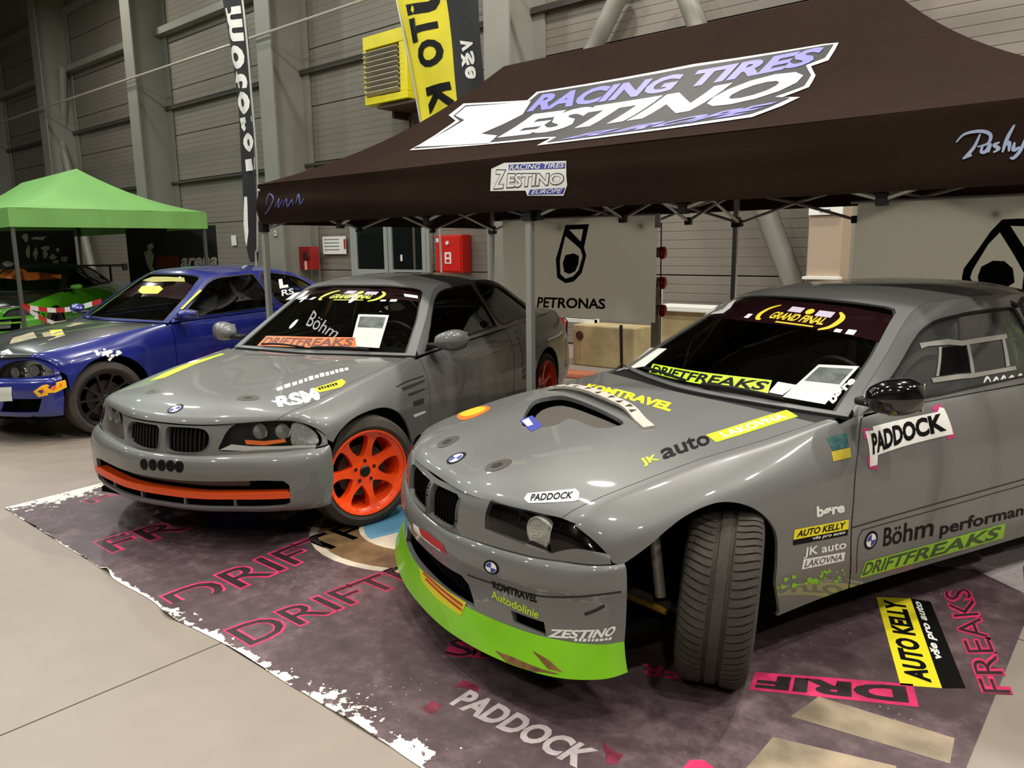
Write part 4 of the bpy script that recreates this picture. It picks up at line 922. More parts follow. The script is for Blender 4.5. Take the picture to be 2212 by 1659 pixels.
M_MATY = mat('mat_yellow_print', C255(235, 222, 40), 0.4); M_MATB = mat('mat_tan_print', C255(150, 134, 112), 0.45, var=(6, 0.62, 1.3)); M_MATW = mat('mat_cream_print', C255(205, 195, 175), 0.45, var=(9, 0.85, 1.1))
def mp(name, corners, layers, **kw): return decal(name, MS, corners, layers, fm, n=(2, 2), off=0.0008, th=0.0004, **kw)
def xy(*pts): return [((x+6)/6, (y-1)/6) for x, y in pts]
def band(txt, corners, uv=True, t0=0.035, t1=0.004):
    mp('pink_lettering', corners, [('text', txt, FULL, M_MATP, t0), ('text', txt, (0.004, 0.06, 0.996, 0.94), M_MATD, t1)], uv=uv)
band('FREAKS', xy((-4.02, 1.50), (-4.10, 2.9), (-4.34, 2.9), (-4.28, 1.50)))
band('DRIFTFREAKS', xy((-3.08, 1.42), (-3.30, 3.6), (-3.55, 3.6), (-3.34, 1.42)))
band('DRIFTFREAKS', xy((-2.60, 1.44), (-2.52, 3.2), (-2.70, 3.2), (-2.82, 1.44)))
band('FREAKS', xy((-4.95, 1.75), (-5.00, 3.0), (-5.12, 3.0), (-5.07, 1.75)))
band('SK', [(958, 1418), (1130, 1428), (1130, 1384), (972, 1378)], False, 0.09, 0.0)
mp('pink_lettering', [(1972, 1478), (1632, 1452), (1618, 1490), (1985, 1528)], [('poly', REC, FULL, M_MATP), ('text', 'DRIF', (0.05, 0.14, 0.97, 0.86), M_MATD, 0.05)])
mp('pink_lettering', [(1620, 1455), (1380, 1425), (1370, 1460), (1612, 1490)], [('text', 'T', (0.05, 0.14, 0.4, 0.9), M_MATP, 0.03), ('text', 'FR', (0.6, 0.2, 0.97, 0.9), M_MATP, 0.02)])
band('FREAKS', [(2190, 1500), (2095, 1270), (2035, 1277), (2120, 1497)], False, 0.045, -0.008)
mp('yellow_print', [(2035, 1487), (1967, 1293), (1893, 1290), (1945, 1480)], [('poly', REC, FULL, M_MATY), ('text', 'AUTO KELLY', (0.04, 0.20, 0.97, 0.82), M_BLK, 0.05, 0.2)])
mp('black_print', [(2086, 1487), (2010, 1300), (1967, 1293), (2035, 1487)], [('poly', REC, FULL, M_BLK), ('text', 'vše pro auto', (0.28, 0.42, 0.97, 0.92), M_WHITE, 0.035, 0.2)])
mp('grey_lettering', [(969, 1521), (1247, 1661), (1294, 1622), (1012, 1487)], [('text', 'PADDOCK', FULL, M_MATG, 0.04, 0.12)])
M_MATP2 = mat('mat_faded_pink', C255(120, 40, 62), 0.42, var=(18, 0.5, 1.4))
mp('pink_patch', [(908, 1540), (950, 1545), (956, 1512), (918, 1512)], [('poly', [(0, .3), (.3, .1), (.5, 0), (.8, .2), (1, .7), (.6, .8), (.5, 1), (.2, .7)], FULL, M_MATP2)])
mp('pink_patch', [(980, 1490), (1040, 1495), (1030, 1468), (985, 1468)], [('poly', [(0, .3), (.4, .2), (.9, 0), (1, .5), (.6, .8), (.3, 1), (.2, .7)], FULL, M_MATP2)])
mp('pink_patch', [(1295, 1650), (1350, 1655), (1345, 1615), (1300, 1600)], [('poly', [(.3, .0), (.7, .1), (1, .6), (.5, .7), (0, 1), (.2, .5)], FULL, M_MATP2)])
mp('pink_patch', [(1475, 1660), (1545, 1660), (1520, 1642), (1490, 1642)], [('poly', [(0, 0), (1, 0), (1, 1), (0, 1)], FULL, M_MATP)])
mp('tan_patch', [(1708, 1548), (2052, 1650), (2062, 1595), (1768, 1505)], [('poly', REC, FULL, M_MATB)])
mp('tan_patch', [(1605, 1668), (1960, 1720), (1935, 1655), (1670, 1592)], [('poly', REC, FULL, M_MATB)])
mp('grey_patch', xy((-0.75, 3.95), (-0.36, 3.8), (-0.36, 4.6), (-1.0, 4.7)), [('poly', [(0, 0), (0.5, 0.2), (1, 0.1), (0.9, 0.5), (1, 1), (0.6, 0.8), (0.2, 1), (0.3, 0.5)], FULL, M_MATG)], uv=True)
# round emblem printed on the mat
th = lambda r, k=40: [(0.5+r*math.cos(2*math.pi*i/k), 0.5+r*math.sin(2*math.pi*i/k)) for i in range(k)]
mp('round_emblem', xy((-3.72, 2.17), (-2.38, 2.17), (-2.38, 3.5), (-3.72, 3.5)), [('poly', th(0.5), FULL, M_MATW), ('poly', th(0.465), FULL, mat('mat_brown_print', C255(122, 98, 66), 0.45, var=(7, 0.6, 1.25))), ('poly', th(0.30), FULL, M_MATW), ('poly', [(0.5, 0.5)]+[(0.5+0.28*math.cos(a), 0.5+0.28*math.sin(a)) for a in np.linspace(-0.3, 1.4, 12)], FULL, mat('mat_blue_print', C255(90, 150, 180), 0.45)), ('poly', [(0.5, 0.5)]+[(0.5+0.28*math.cos(a), 0.5+0.28*math.sin(a)) for a in np.linspace(2.8, 4.5, 12)], FULL, mat('mat_blue_print', C255(90, 150, 180), 0.45))], uv=True)

# ================================================================ black tent
M_TENT = mat('black_tent_fabric', C255(44, 33, 28), 0.95, bump=(35, 0.25), var=(1.2, 0.9, 1.1), spec=0.02); M_TENTIN = translucent(M_TENT, C255(62, 48, 40), 0.07)
TX0, TX1, TY0, TY1, ZE, ZV, ZR = -6.03, 0.0, 3.72, 6.72, 2.09, 1.757, 3.06
T = thing('canopy_tent', 'large black pop-up canopy tent with white and lilac tyre lettering', 'tent', ((TX0+TX1)/2, (TY0+TY1)/2, 0))
TO = np.array([(TX0+TX1)/2, (TY0+TY1)/2, 0])
TMW = np.eye(4); TMW[:3, 3] = TO
prof = lambda t: ZE+(ZR-ZE)*(0.55*t**1.0+0.45*t**2.4)
def roof_face(a, b, c, d, m=9, n=7, sag=0.05):
    """a-b eave, d-c ridge"""
    a, b, c, d = [np.array(q, float)-np.array([TO[0], TO[1]]) for q in (a, b, c, d)]; rows = []
    for i in range(m):
        s = i/(m-1); e0 = a+(b-a)*s; e1 = d+(c-d)*s; row = []
        for j in range(n):
            t = j/(n-1); q = e0+(e1-e0)*t
            z = prof(t)-sag*math.sin(math.pi*s)*math.sin(math.pi*t)*(1 if np.linalg.norm(b-a) > 1 else 0)
            row.append((q[0], q[1], z))
        rows.append(row)
    return rows
RX0, RX1, RYm = TX0+1.5, TX1-1.5, (TY0+TY1)/2
TF = Surf(roof_face((TX0, TY0), (TX1, TY0), (RX1, RYm), (RX0, RYm), 13, 7, 0.07), flip=1, mw=TMW)
TBk = Surf(roof_face((TX1, TY1), (TX0, TY1), (RX0, RYm), (RX1, RYm), 13, 7, 0.07), flip=1, mw=TMW)
TLf = Surf(roof_face((TX0, TY1), (TX0, TY0), (RX0, RYm), (RX0, RYm), 9, 7, 0.03), flip=1, mw=TMW)
TRt = Surf(roof_face((TX1, TY0), (TX1, TY1), (RX1, RYm), (RX1, RYm), 9, 7, 0.03), flip=1, mw=TMW)
def sheet(name, s, m, parent, nu=40, nv=16, th=0.004, **kw):
    a, b, c, d = s.rng(); U, V = np.meshgrid(np.linspace(a, b, nu), np.linspace(c, d, nv), indexing='ij')
    P = s.ev(U.ravel(), V.ravel()); F = [(i*nv+j, (i+1)*nv+j, (i+1)*nv+j+1, i*nv+j+1) for i in range(nu-1) for j in range(nv-1)]
    o = mesh_obj(name, P, F, m, parent, True, **kw)
    return o
rf = {}
for nm, s in (('front', TF), ('back', TBk), ('left', TLf), ('right', TRt)): rf[nm] = sheet('roof_panel', s, M_TENT, T)
def valance(p, q, n=25, m=5, amp=0.012, seed=1, z0=None, z1=None, org=TO, mw=TMW, outn=None):
    z0 = ZV if z0 is None else z0; z1 = ZE if z1 is None else z1
    r = random.Random(seed); p = np.array(p)-org[:2]; q = np.array(q)-org[:2]; d = (q-p)/np.linalg.norm(q-p); nn = np.array([d[1], -d[0]])
    ph = [r.uniform(0, 6) for _ in range(4)]; rows = []
    for i in range(n):
        s = i/(n-1); row = []
        for j in range(m):
            t = j/(m-1); e = p+(q-p)*s; o = 0.02*math.sin(math.pi*min(1, t*1.3))+0.007*math.sin(t*8+2.2*math.sin(s*5+ph[2]))+amp*(1-t)*(math.sin(s*14+ph[0])+0.6*math.sin(s*31+ph[1]))*min(1, 8*s*(1-s))
            e = e+nn*o; row.append((e[0], e[1], z0+(z1-z0)*t))
        rows.append(row)
    return Surf(rows, flip=1, mw=mw)
VF = valance((TX0, TY0), (TX1, TY0), 37, 12, 0.010); VL = valance((TX0, TY1), (TX0, TY0), seed=2); VB = valance((TX1, TY1), (TX0, TY1), seed=3, z0=1.84); VR = valance((TX1, TY0), (TX1, TY1), seed=4)
vf = sheet('valance', VF, M_TENT, T, 110, 22)
for s in (VL, VB, VR): sheet('valance', s, M_TENT, T, 60, 10)
M_LEG = mat('tent_leg_aluminium', C255(180, 182, 180), 0.35, 0.5)
for x in (TX0+0.01, (TX0+TX1)/2-0.045, TX1-0.01):
    for y in (TY0+0.03, TY1-0.03):
        l = MB().box((x-TO[0], y-TO[1], 1.02), (0.045, 0.045, 2.04)).build('tent_leg', M_LEG, T, bevel=0.006)
        MB().box((x-TO[0], y-TO[1], 0.55), (0.036, 0.036, 1.10)).box((x-TO[0], y-TO[1], 0.004), (0.10, 0.10, 0.008)).build('leg_foot', M_LEG, l)
        MB().box((x-TO[0], y-TO[1], 1.74), (0.065, 0.065, 0.09)).build('leg_slider', M_BLACK, l)
def scissor(p, q, n):
    p = np.array(p); q = np.array(q)
    for k in range(n):
        a = p+(q-p)*k/n; b_ = p+(q-p)*(k+1)/n; m_ = (a+b_)/2
        for (s, zs), (e, ze) in (((a, 1.73), (b_, 2.0)), ((a, 2.0), (b_, 1.73))):
            mid = (s+e)/2
            MB().tube([(s[0]-TO[0], s[1]-TO[1], zs), (mid[0]-TO[0], mid[1]-TO[1], (zs+ze)/2+0.02), (e[0]-TO[0], e[1]-TO[1], ze)], 0.013, 8).build('truss_bar', M_LEG, T, smooth=40)
        MB().box((b_[0]-TO[0], b_[1]-TO[1], 1.73), (0.05, 0.05, 0.06)).build('truss_joint', M_BLACK, T, bevel=0.006)
xm = (TX0+TX1)/2
for y in (TY0+0.06, TY1-0.06):
    scissor((TX0+0.05, y), (xm, y), 3); scissor((xm, y), (TX1-0.05, y), 3)
for x in (TX0+0.06, xm, TX1-0.06): scissor((x, TY0+0.05), (x, TY1-0.05), 3)
for a, b_ in ((TX0, RX0), (TX1, RX1)):
    for y in (TY0, TY1): MB().tube([(a-TO[0]+(b_-a)*t, (y-TO[1])*(1-t), prof(t)-0.05) for t in np.linspace(0, 1, 9)], 0.014, 8).build('roof_strut', M_LEG, T, smooth=40)
# lettering on the tent
M_LIL = mat('lilac_print', C255(120, 118, 190), 0.5); M_TWHT = mat('tent_white_print', C255(236, 236, 234), 0.5); M_TBLK = mat('tent_black_print', C255(20, 17, 20), 0.6)
def zestino(s, par, outline, c_main, c_top, c_bot, n, off, uv=False, m_edge=None, flat=False):
    """three-line logo: each row in its own quad of pixels"""
    L = decal('tyre_logo', s, outline[0], outline[1], par, n=n, off=off, uv=uv, th=0.0012)
    return L
LG = [(885, 327), (1700, 222), (1812, 95), (1000, 232)]
def quadmap(q, x, y):
    q = np.array(q, float); return tuple(q[0]*(1-x)*(1-y)+q[1]*x*(1-y)+q[2]*x*y+q[3]*(1-x)*y)
edge = [(885, 326), (985, 262), (970, 250), (1002, 225), (1140, 218), (1160, 200), (1500, 140), (1780, 97), (1812, 94), (1790, 132), (1752, 145), (1762, 165), (1748, 190), (1690, 212), (1728, 212), (1625, 255), (1160, 316), (1190, 300)]
def px_poly(name, s, pts, m, par, off, n=(10, 6), closed=True, **kw):
    """filled shape traced in pixels on surface s"""
    Q = np.array([s.px(p) for p in pts]); lo, hi = Q.min(0), Q.max(0); q = [tuple((p-lo)/(hi-lo)) for p in Q]
    return decal(name, s, [(lo[0], lo[1]), (hi[0], lo[1]), (hi[0], hi[1]), (lo[0], hi[1])], [('poly', q, FULL, m)], par, n=n, off=off, uv=True, **kw)
px_poly('tyre_logo_outline', TF, edge, M_TWHT, rf['front'], 0.006)
cx_, cy_ = 1345, 215
ins = [(893, 323), (994, 263), (980, 252), (1007, 229), (1142, 222), (1165, 203), (1500, 146), (1780, 101), (1802, 98), (1783, 127), (1741, 143), (1753, 165), (1738, 188), (1672, 212), (1708, 214), (1622, 250), (1180, 311), (1205, 297), (1165, 299)]
px_poly('tyre_logo_field', TF, ins, M_TBLK, rf['front'], 0.009)
decal('tyre_logo', TF, [(1138, 245), (1765, 140), (1783, 103), (1160, 208)], [('text', 'RACING TIRES', FULL, M_LIL, 0.045, 0.25)], rf['front'], n=(12, 3), off=0.012)
decal('tyre_logo', TF, [(900, 320), (1100, 308), (1125, 226), (1003, 233)], [('poly', [(0, 0), (1, 0.06), (0.62, 0.42), (0.98, 0.86), (0.98, 1), (0.05, 1), (0.0, 0.62), (0.42, 0.62), (0.0, 0.12)], FULL, M_TWHT)], rf['front'], n=(6, 4), off=0.013) if False else None
px_poly('tyre_logo', TF, [(898, 320), (1005, 262), (985, 252), (1008, 233), (1148, 222), (1130, 250), (1040, 292), (1075, 296), (1058, 312)], M_TWHT, rf['front'], 0.012)
decal('tyre_logo', TF, [(1075, 301), (1690, 210), (1750, 150), (1128, 252)], [('text', 'ESTINO', FULL, M_TWHT, 0.05, 0.25)], rf['front'], n=(12, 4), off=0.012)
decal('tyre_logo', TF, [(1200, 308), (1616, 252), (1692, 219), (1262, 291)], [('text', 'EUROPE', (0.0, 0.1, 1, 0.9), M_LIL, 0.04, 0.3)], rf['front'], n=(8, 3), off=0.0125)
# small logo on the valance
px_poly('small_logo_field', VF, [(1062, 365), (1090, 352), (1224, 348), (1226, 400), (1218, 423), (1140, 423), (1136, 412), (1060, 413)], M_TWHT, vf, 0.004, (8, 4))
px_poly('small_logo_field', VF, [(1100, 356), (1222, 351), (1222, 364), (1100, 368)], M_BLUE, vf, 0.0055, (8, 2))
decal('small_logo', VF, [(1102, 368), (1220, 362), (1221, 352), (1102, 357)], [('text', 'RACING TIRES', FULL, M_TWHT, 0.01, 0.2)], vf, n=(6, 2), off=0.0065)['kind'] = 'stuff'
decal('small_logo', VF, [(1066, 410), (1222, 399), (1222, 368), (1066, 366)], [('text', 'ESTINO', (0.2, 0, 0.99, 0.82), M_TBLK, 0.06, 0.1), ('text', 'ESTINO', (0.21, 0.06, 0.98, 0.76), M_TWHT, 0.03, 0.1)], vf, n=(6, 2), off=0.006)
decal('small_logo', VF, [(1066, 410), (1222, 399), (1222, 368), (1066, 366)], [('text', 'Z', (0, 0, 0.2, 1), M_TBLK, 0.06, 0.2), ('text', 'Z', (0.015, 0.05, 0.185, 0.95), M_TWHT, 0.03, 0.2)], vf, n=(6, 2), off=0.006)
decal('small_logo', VF, [(1142, 421), (1217, 419), (1222, 406), (1146, 410)], [('poly', REC, FULL, M_BLUE), ('text', 'EUROPE', (0.08, 0.15, 0.95, 0.9), M_TWHT, 0.01, 0.2)], vf, n=(4, 2), off=0.006)
M_SCR = mat('script_print', C255(150, 165, 195), 0.5)
def px_shape(name, s, outer, holes, m, par, off, n=(6, 6)):
    Q = np.array([s.px(p) for p in outer]); lo, hi = Q.min(0), Q.max(0); f = lambda L: [tuple((np.array(s.px(p))-lo)/(hi-lo)) for p in L]
    return decal(name, s, [(lo[0], lo[1]), (hi[0], lo[1]), (hi[0], hi[1]), (lo[0], hi[1])], [('ring', ([tuple((p-lo)/(hi-lo)) for p in Q], [f(h) for h in holes]), FULL, m)], par, n=n, off=off, uv=True)
def stroke2d(s, pts, w, m, par, name, off=0.006, k=6):
    """brush stroke along pixels on surface s"""
    C_ = np.array([s.px(p) for p in curve(pts, k, False)]); P = s.ev(C_[:, 0], C_[:, 1]); N = s.nm(C_[:, 0], C_[:, 1]); P = P+N*off; n = len(P); V = []
    for i in range(n):
        t = P[min(i+1, n-1)]-P[max(i-1, 0)]; d = nrm(np.cross(N[i], t)); ww = w*(0.35+0.65*math.sin(math.pi*(i+0.5)/n)); V += [P[i]+d*ww, P[i]-d*ww]
    return mesh_obj(name, V, [(2*i, 2*i+1, 2*i+3, 2*i+2) for i in range(n-1)], m, par)
for pts in ([(2066, 308), (2085, 290), (2120, 284), (2140, 292), (2135, 310), (2112, 318)], [(2118, 290), (2105, 318), (2088, 338), (2080, 344)], [(2080, 344), (2090, 338), (2100, 336)], [(2125, 312), (2120, 328), (2130, 328), (2140, 312), (2136, 330)], [(2160, 308), (2148, 314), (2158, 322), (2146, 330)], [(2192, 270), (2176, 300), (2166, 330)], [(2168, 318), (2180, 308), (2180, 328)], [(2192, 308), (2190, 325), (2204, 318)], [(2215, 300), (2205, 325), (2190, 342), (2183, 340)], [(2215, 305), (2225, 325)], [(2230, 300), (2235, 330)]):
    stroke2d(VF, pts, 0.007, M_SCR, vf, 'script_lettering')
M_SCRB = mat('script_blue_print', C255(70, 76, 140), 0.5)
for pts in ([(575, 445), (582, 420), (592, 430), (580, 455), (572, 462)], [(595, 448), (604, 430), (602, 448), (612, 432)], [(612, 446), (620, 430), (622, 446), (632, 432), (634, 444)], [(640, 440), (646, 420), (650, 440), (658, 428)]):
    stroke2d(VF, pts, 0.008, M_SCRB, vf, 'script_lettering')
# ================================================================ banners, flags and things along the wall
def vplane(px0, px1, y, zt, zb, py=600):
    """upright plane at depth Y between two pixel columns"""
    a = wall_at(px0, py, y); b = wall_at(px1, py, y); return a[0], b[0]
M_CLOTHG = mat('grey_banner_cloth', C255(160, 166, 158), 0.7, var=(2.5, 0.92, 1.06))
translucent(M_CLOTHG, C255(232, 238, 230), 0.8)
def hang_banner(name, label, x0, x1, y, z0, z1, m, seed=1, amp=0.012, grp=None):
    r = random.Random(seed); ph = [r.uniform(0, 6) for _ in range(3)]; n = 21; rows = []
    cx = (x0+x1)/2
    for i in range(n):
        s = i/(n-1); rows.append([(x0+(x1-x0)*s-cx, amp*(math.sin(s*9+ph[0])+0.5*math.sin(s*21+ph[1]))*(1-0.6*t), (z1-z0)*t) for t in (0, 0.25, 0.5, 0.75, 1.0)])
    mw = np.eye(4); mw[:3, 3] = (cx, y, z0)
    s = Surf(rows, flip=1, mw=mw)
    t = thing(name, label, 'banner', (cx, y, z0), 0, grp)
    c = sheet('banner_cloth', s, m, t, 60, 14)
    return t, s, c
drop_o = lambda: [('poly', REC, FULL, M_BLK)]
def drop_logo(s, c, sc, pts_fn):
    """black drop emblem: outline, triangle and round core, as filled shapes in pixels"""
    for nm, poly in pts_fn: px_poly('emblem', s, poly[0], poly[1], c, poly[2], (6, 6))
b1, s1, c1 = hang_banner('sponsor_banner', 'grey cloth banner with black drop emblem hanging left under the black tent', -5.80, -3.82, 6.62, 0.80, 1.835, M_CLOTHG, 3)
px_shape('emblem', s1, [(1222, 486), (1273, 484), (1262, 535), (1267, 552), (1257, 590), (1240, 608), (1222, 612), (1204, 600), (1201, 560), (1207, 540)],
    [[(1230, 496), (1260, 495), (1255, 522)], [(1222, 510), (1254, 538), (1259, 553), (1250, 584), (1238, 597), (1222, 602), (1211, 592), (1210, 562), (1215, 538)]], M_BLK, c1, 0.004)
px_poly('emblem', s1, [(1222, 551), (1240, 547), (1251, 553), (1250, 570), (1243, 586), (1230, 592), (1219, 587), (1216, 568)], M_BLK, c1, 0.004, (4, 4))
decal('banner_lettering', s1, [(1160, 664), (1308, 668), (1308, 645), (1163, 641)], [('text', 'PETRONAS', FULL, M_BLK, 0.03)], c1, n=(4, 2), off=0.005)
MB().tube([(-1.0, -0.01, 1.04), (1.0, -0.01, 1.04)], 0.012, 8).build('banner_pole', M_LEG, b1)
b2, s2, c2 = hang_banner('sponsor_banner', 'wide grey cloth banner with large black drop emblem behind the front grey coupe', -2.00, -0.10, 6.62, 0.80, 1.86, M_CLOTHG, 8)
px_shape('emblem', s2, [(2078, 600), (2082, 580), (2112, 540), (2140, 500), (2165, 474), (2200, 472), (2290, 474), (2270, 560), (2285, 640), (2180, 690), (2080, 660)],
    [[(2096, 600), (2102, 582), (2135, 528), (2160, 502), (2190, 550), (2212, 590), (2205, 645), (2120, 640)], [(2183, 488), (2250, 490), (2215, 538)]], M_BLK, c2, 0.004)
px_poly('emblem', s2, [(2112, 598), (2120, 576), (2145, 563), (2170, 564), (2188, 580), (2192, 610), (2150, 636), (2117, 625)], M_BLK, c2, 0.004, (4, 4))
MB().tube([(-1.0, -0.01, 1.065), (1.0, -0.01, 1.065)], 0.012, 8).build('banner_pole', M_LEG, b2)
# draped white cloth by the rear leg
x0 = wall_at(1092, 560, 6.95)[0]; x1 = wall_at(1130, 630, 6.95)[0]
wc = MB(); n = 12; V = []; F = []
for i in range(n+1):
    t = i/n; V += [(x0-0.02, 6.95, 1.62-t*1.615), (x0+0.01+(x1-x0)*min(1, t*2.2), 6.95+0.03*math.sin(t*7), 1.62-t*1.615)]
F = [(2*i, 2*i+1, 2*i+3, 2*i+2) for i in range(n)]
mesh_obj('white_cloth', V, F, mat('white_cloth', C255(200, 198, 190), 0.8), None, True, label='white cloth hanging beside the rear leg of the black tent', category='cloth')
# ---------------------------------------------------------------- flags
def flag(name, label, x, y, prof, m, lean=0.0, pole_side=1, seed=1, thick=0.0):
    """feather flag: prof = (z, xl, xr) rows in metres relative to x"""
    t = thing(name, label, 'flag', (x, y, 0)); rows = []
    for z, a, b_ in prof: rows.append([(a+(b_-a)*k/6, 0.03*math.sin(z*2.1+k*0.9), z) for k in range(7)])
    mw = np.eye(4); mw[:3, 3] = (x, y, 0); s = Surf(rows, flip=-1, mw=mw); c = sheet('flag_cloth', s, m, t, 50, 10)
    pp = [(p[2] if pole_side > 0 else p[1], 0.0, p[0]) for p in prof]; pp = [(pp[0][0], 0, 0.03)]+pp
    MB().tube(curve(pp, 4, False), 0.014, 8).build('flag_pole', M_LEG, t, smooth=40)
    MB().box((pp[0][0], 0, 0.012), (0.5, 0.06, 0.02)).box((pp[0][0], 0, 0.012), (0.06, 0.5, 0.02)).build('flag_base', M_DSTEEL, t)
    return t, s, c
M_FLB = mat('black_flag_cloth', C255(22, 22, 26), 0.7); M_FLY = mat('yellow_flag_cloth', C255(222, 210, 30), 0.65, var=(2, 0.88, 1.06))
FY = 5.9
fx = lambda px, py, y: wall_at(px, py, y)
pr = []
for py, pl, prr in ((566, 541, 553), (540, 534, 556), (490, 530, 556), (420, 529, 557), (330, 521, 553), (220, 510, 544), (110, 497, 535), (0, 484, 523), (-80, 474, 513), (-130, 478, 500)):
    a = fx(pl, py, FY); b_ = fx(prr, py, FY); pr.append((a[2], a[0]+9.65, b_[0]+9.65))
f1, fs1, fc1 = flag('feather_flag', 'tall narrow black feather flag with white letters left of the black tent', -9.65, FY, pr, M_FLB, pole_side=1)
for ch, q in (('m', [(520, 12), (528, 88), (500, 92), (487, 18)]), ('o', [(524, 96), (532, 148), (507, 152), (497, 104)]), ('t', [(532, 152), (536, 190), (512, 194), (504, 158)]), ('o', [(537, 194), (543, 245), (520, 250), (510, 203)]), ('r', [(543, 250), (546, 280), (524, 285), (518, 256)]), ('o', [(546, 284), (549, 326), (530, 330), (522, 290)]), ('l', [(550, 340), (551, 366), (532, 370), (530, 345)])):
    decal('flag_letter', fs1, q, [('text', ch, FULL, M_WHITE, 0.04)], fc1, n=(2, 2), off=-0.004)
    decal('flag_letter', fs1, q, [('text', ch, FULL, M_WHITE, 0.04)], fc1, n=(2, 2), off=0.004)
px_poly('flag_stripe', fs1, [(528, 425), (534, 425), (537, 500), (534, 532), (528, 520)], M_WHITE, fc1, 0.004, (2, 4)); px_poly('flag_stripe', fs1, [(528, 425), (534, 425), (537, 500), (534, 532), (528, 520)], M_WHITE, fc1, -0.004, (2, 4))
FY2 = 6.98
pr = []
for py, pl, pm, prr in ((470, 948, 1022, 1062), (300, 915, 1000, 1052), (200, 897, 985, 1048), (100, 878, 972, 1040), (0, 857, 958, 1032), (-90, 842, 945, 1018), (-160, 850, 935, 990)):
    a = fx(pl, py, FY2); c_ = fx(pm, py, FY2); b_ = fx(prr, py, FY2); pr.append((a[2], a[0]+7.2, c_[0]+7.2, b_[0]+7.2))
f2, fs2, fc2 = flag('feather_flag', 'yellow and black feather flag with car parts lettering behind the black tent', -7.2, FY2, [(z, a, c_) for z, a, c_, b_ in pr], M_FLY, pole_side=-1)
rows = [[(c_+(b_-c_)*k/4, 0.03*math.sin(z*2.1+5+k), z) for k in range(5)] for z, a, c_, b_ in pr]
mw = np.eye(4); mw[:3, 3] = (-7.2, FY2, 0); fs3 = Surf(rows, flip=-1, mw=mw); fc3 = sheet('flag_cloth', fs3, M_FLB, f2, 40, 8)
for ch, q in (('A', [(958, -130), (960, -75), (880, -65), (870, -120)]), ('U', [(945, -55), (957, 22), (882, 34), (868, -45)]), ('T', [(943, 28), (950, 78), (893, 94), (884, 42)]), ('O', [(955, 80), (962, 138), (908, 152), (900, 92)]), ('K', [(972, 176), (986, 240), (930, 255), (920, 190)]), ('E', [(990, 250), (1000, 300), (945, 315), (935, 262)])):
    for o_ in (0.006, -0.006): decal('flag_letter', fs2, q, [('text', ch, FULL, M_BLK, 0.05)], fc2, n=(3, 3), off=o_)
for ch, q in (('v', [(1020, 80), (1024, 106), (1000, 112), (994, 88)]), ('š', [(1023, 108), (1028, 138), (999, 146), (996, 116)]), ('e', [(1027, 140), (1030, 168), (1007, 172), (1003, 146)])):
    for o_ in (0.006, -0.006): decal('flag_letter', fs3, q, [('text', ch, FULL, M_WHITE, 0.03)], fc3, n=(2, 2), off=o_)
# ---------------------------------------------------------------- heater on the wall
M_HEAT = mat('heater_yellow', C255(228, 214, 24), 0.4, var=(3, 0.9, 1.05))
hx0, hx1, hz0, hz1 = -11.28, -10.16, 4.06, 5.20
H = thing('wall_heater', 'yellow wall mounted fan heater with grey louvres high on the wall', 'heater', ((hx0+hx1)/2, 9.5, hz0))
w = hx1-hx0; h = hz1-hz0
MB().box((0, 0.02, h-0.11), (w, 0.62, 0.22)).box((0, 0.02, 0.06), (w, 0.62, 0.12)).box((-w/2+0.03, 0.02, h/2-0.05), (0.06, 0.61, h-0.34)).box((w/2-0.09, 0.02, h/2-0.05), (0.18, 0.61, h-0.34)).box((0, 0.30, h/2), (w-0.02, 0.04, h-0.3)).build('heater_case', M_HEAT, H, bevel=0.01)
MB().box((0, 0.1, h/2), (w-0.26, 0.3, h-0.36)).build('heater_core', M_DARK, H)
for k in range(9): MB().box((-0.06, -0.30, 0.17+k*0.083), (w-0.22, 0.11, 0.012), rot=Matrix.Rotation(math.radians(-28), 3, 'X')).build('slat', M_ALU, H)
MB().box((0.2, 0.12, -0.05), (w*0.9, 0.7, 0.05)).box((w/2-0.2, 0.3, -0.12), (0.06, 0.4, 0.16)).box((-w/2+0.3, 0.3, -0.12), (0.06, 0.4, 0.16)).build('bracket', mat('brown_bracket', C255(70, 52, 30), 0.6), H)
p = MB(); p.tube([(0.25, 0.40, h), (0.25, 0.40, h+3.4)], 0.03, 8); p.tube([(-0.15, 0.4, -0.15), (-0.15, 0.4, -4.0)], 0.025, 8); p.build('heater_pipe', mat('pipe_paint', C255(90, 78, 66), 0.5), H, smooth=40)
# pipe along the columns
mesh_pipe = MB().tube([(-38, 9.0, 5.74), (-26.1, 9.0, 5.74), (-14.2, 9.0, 5.71), (-8.3, 9.0, 5.70), (2, 9.0, 5.68)], 0.028, 8).build('wall_pipe', M_ALU, None, smooth=40)
mesh_pipe['label'] = 'long thin grey pipe running across the wall columns'; mesh_pipe['category'] = 'pipe'
# ---------------------------------------------------------------- red cabinets, notices
M_REDM = mat('hydrant_red', C255(206, 30, 22), 0.4)
hy = thing('hydrant_cabinet', 'bright red hydrant cabinet on the wall right of the glazed doors', 'cabinet', (-9.82, 9.87, 1.12))
MB().box((0, 0, 0.33), (0.66, 0.22, 0.66)).build('cabinet_body', M_REDM, hy, bevel=0.008)
d_ = MB().box((0, -0.12, 0.33), (0.60, 0.02, 0.60)).build('cabinet_door', M_REDM, hy, bevel=0.004)
MB().box((0.0, -0.135, 0.26), (0.16, 0.004, 0.20)).build('white_symbol', M_WHITE, d_)
MB().box((0.0, -0.139, 0.30), (0.07, 0.004, 0.05)).box((0.0, -0.139, 0.21), (0.09, 0.004, 0.05)).build('red_symbol', M_REDM, d_)
MB().box((-0.26, -0.135, 0.57), (0.06, 0.004, 0.07)).build('white_label', M_WHITE, d_)
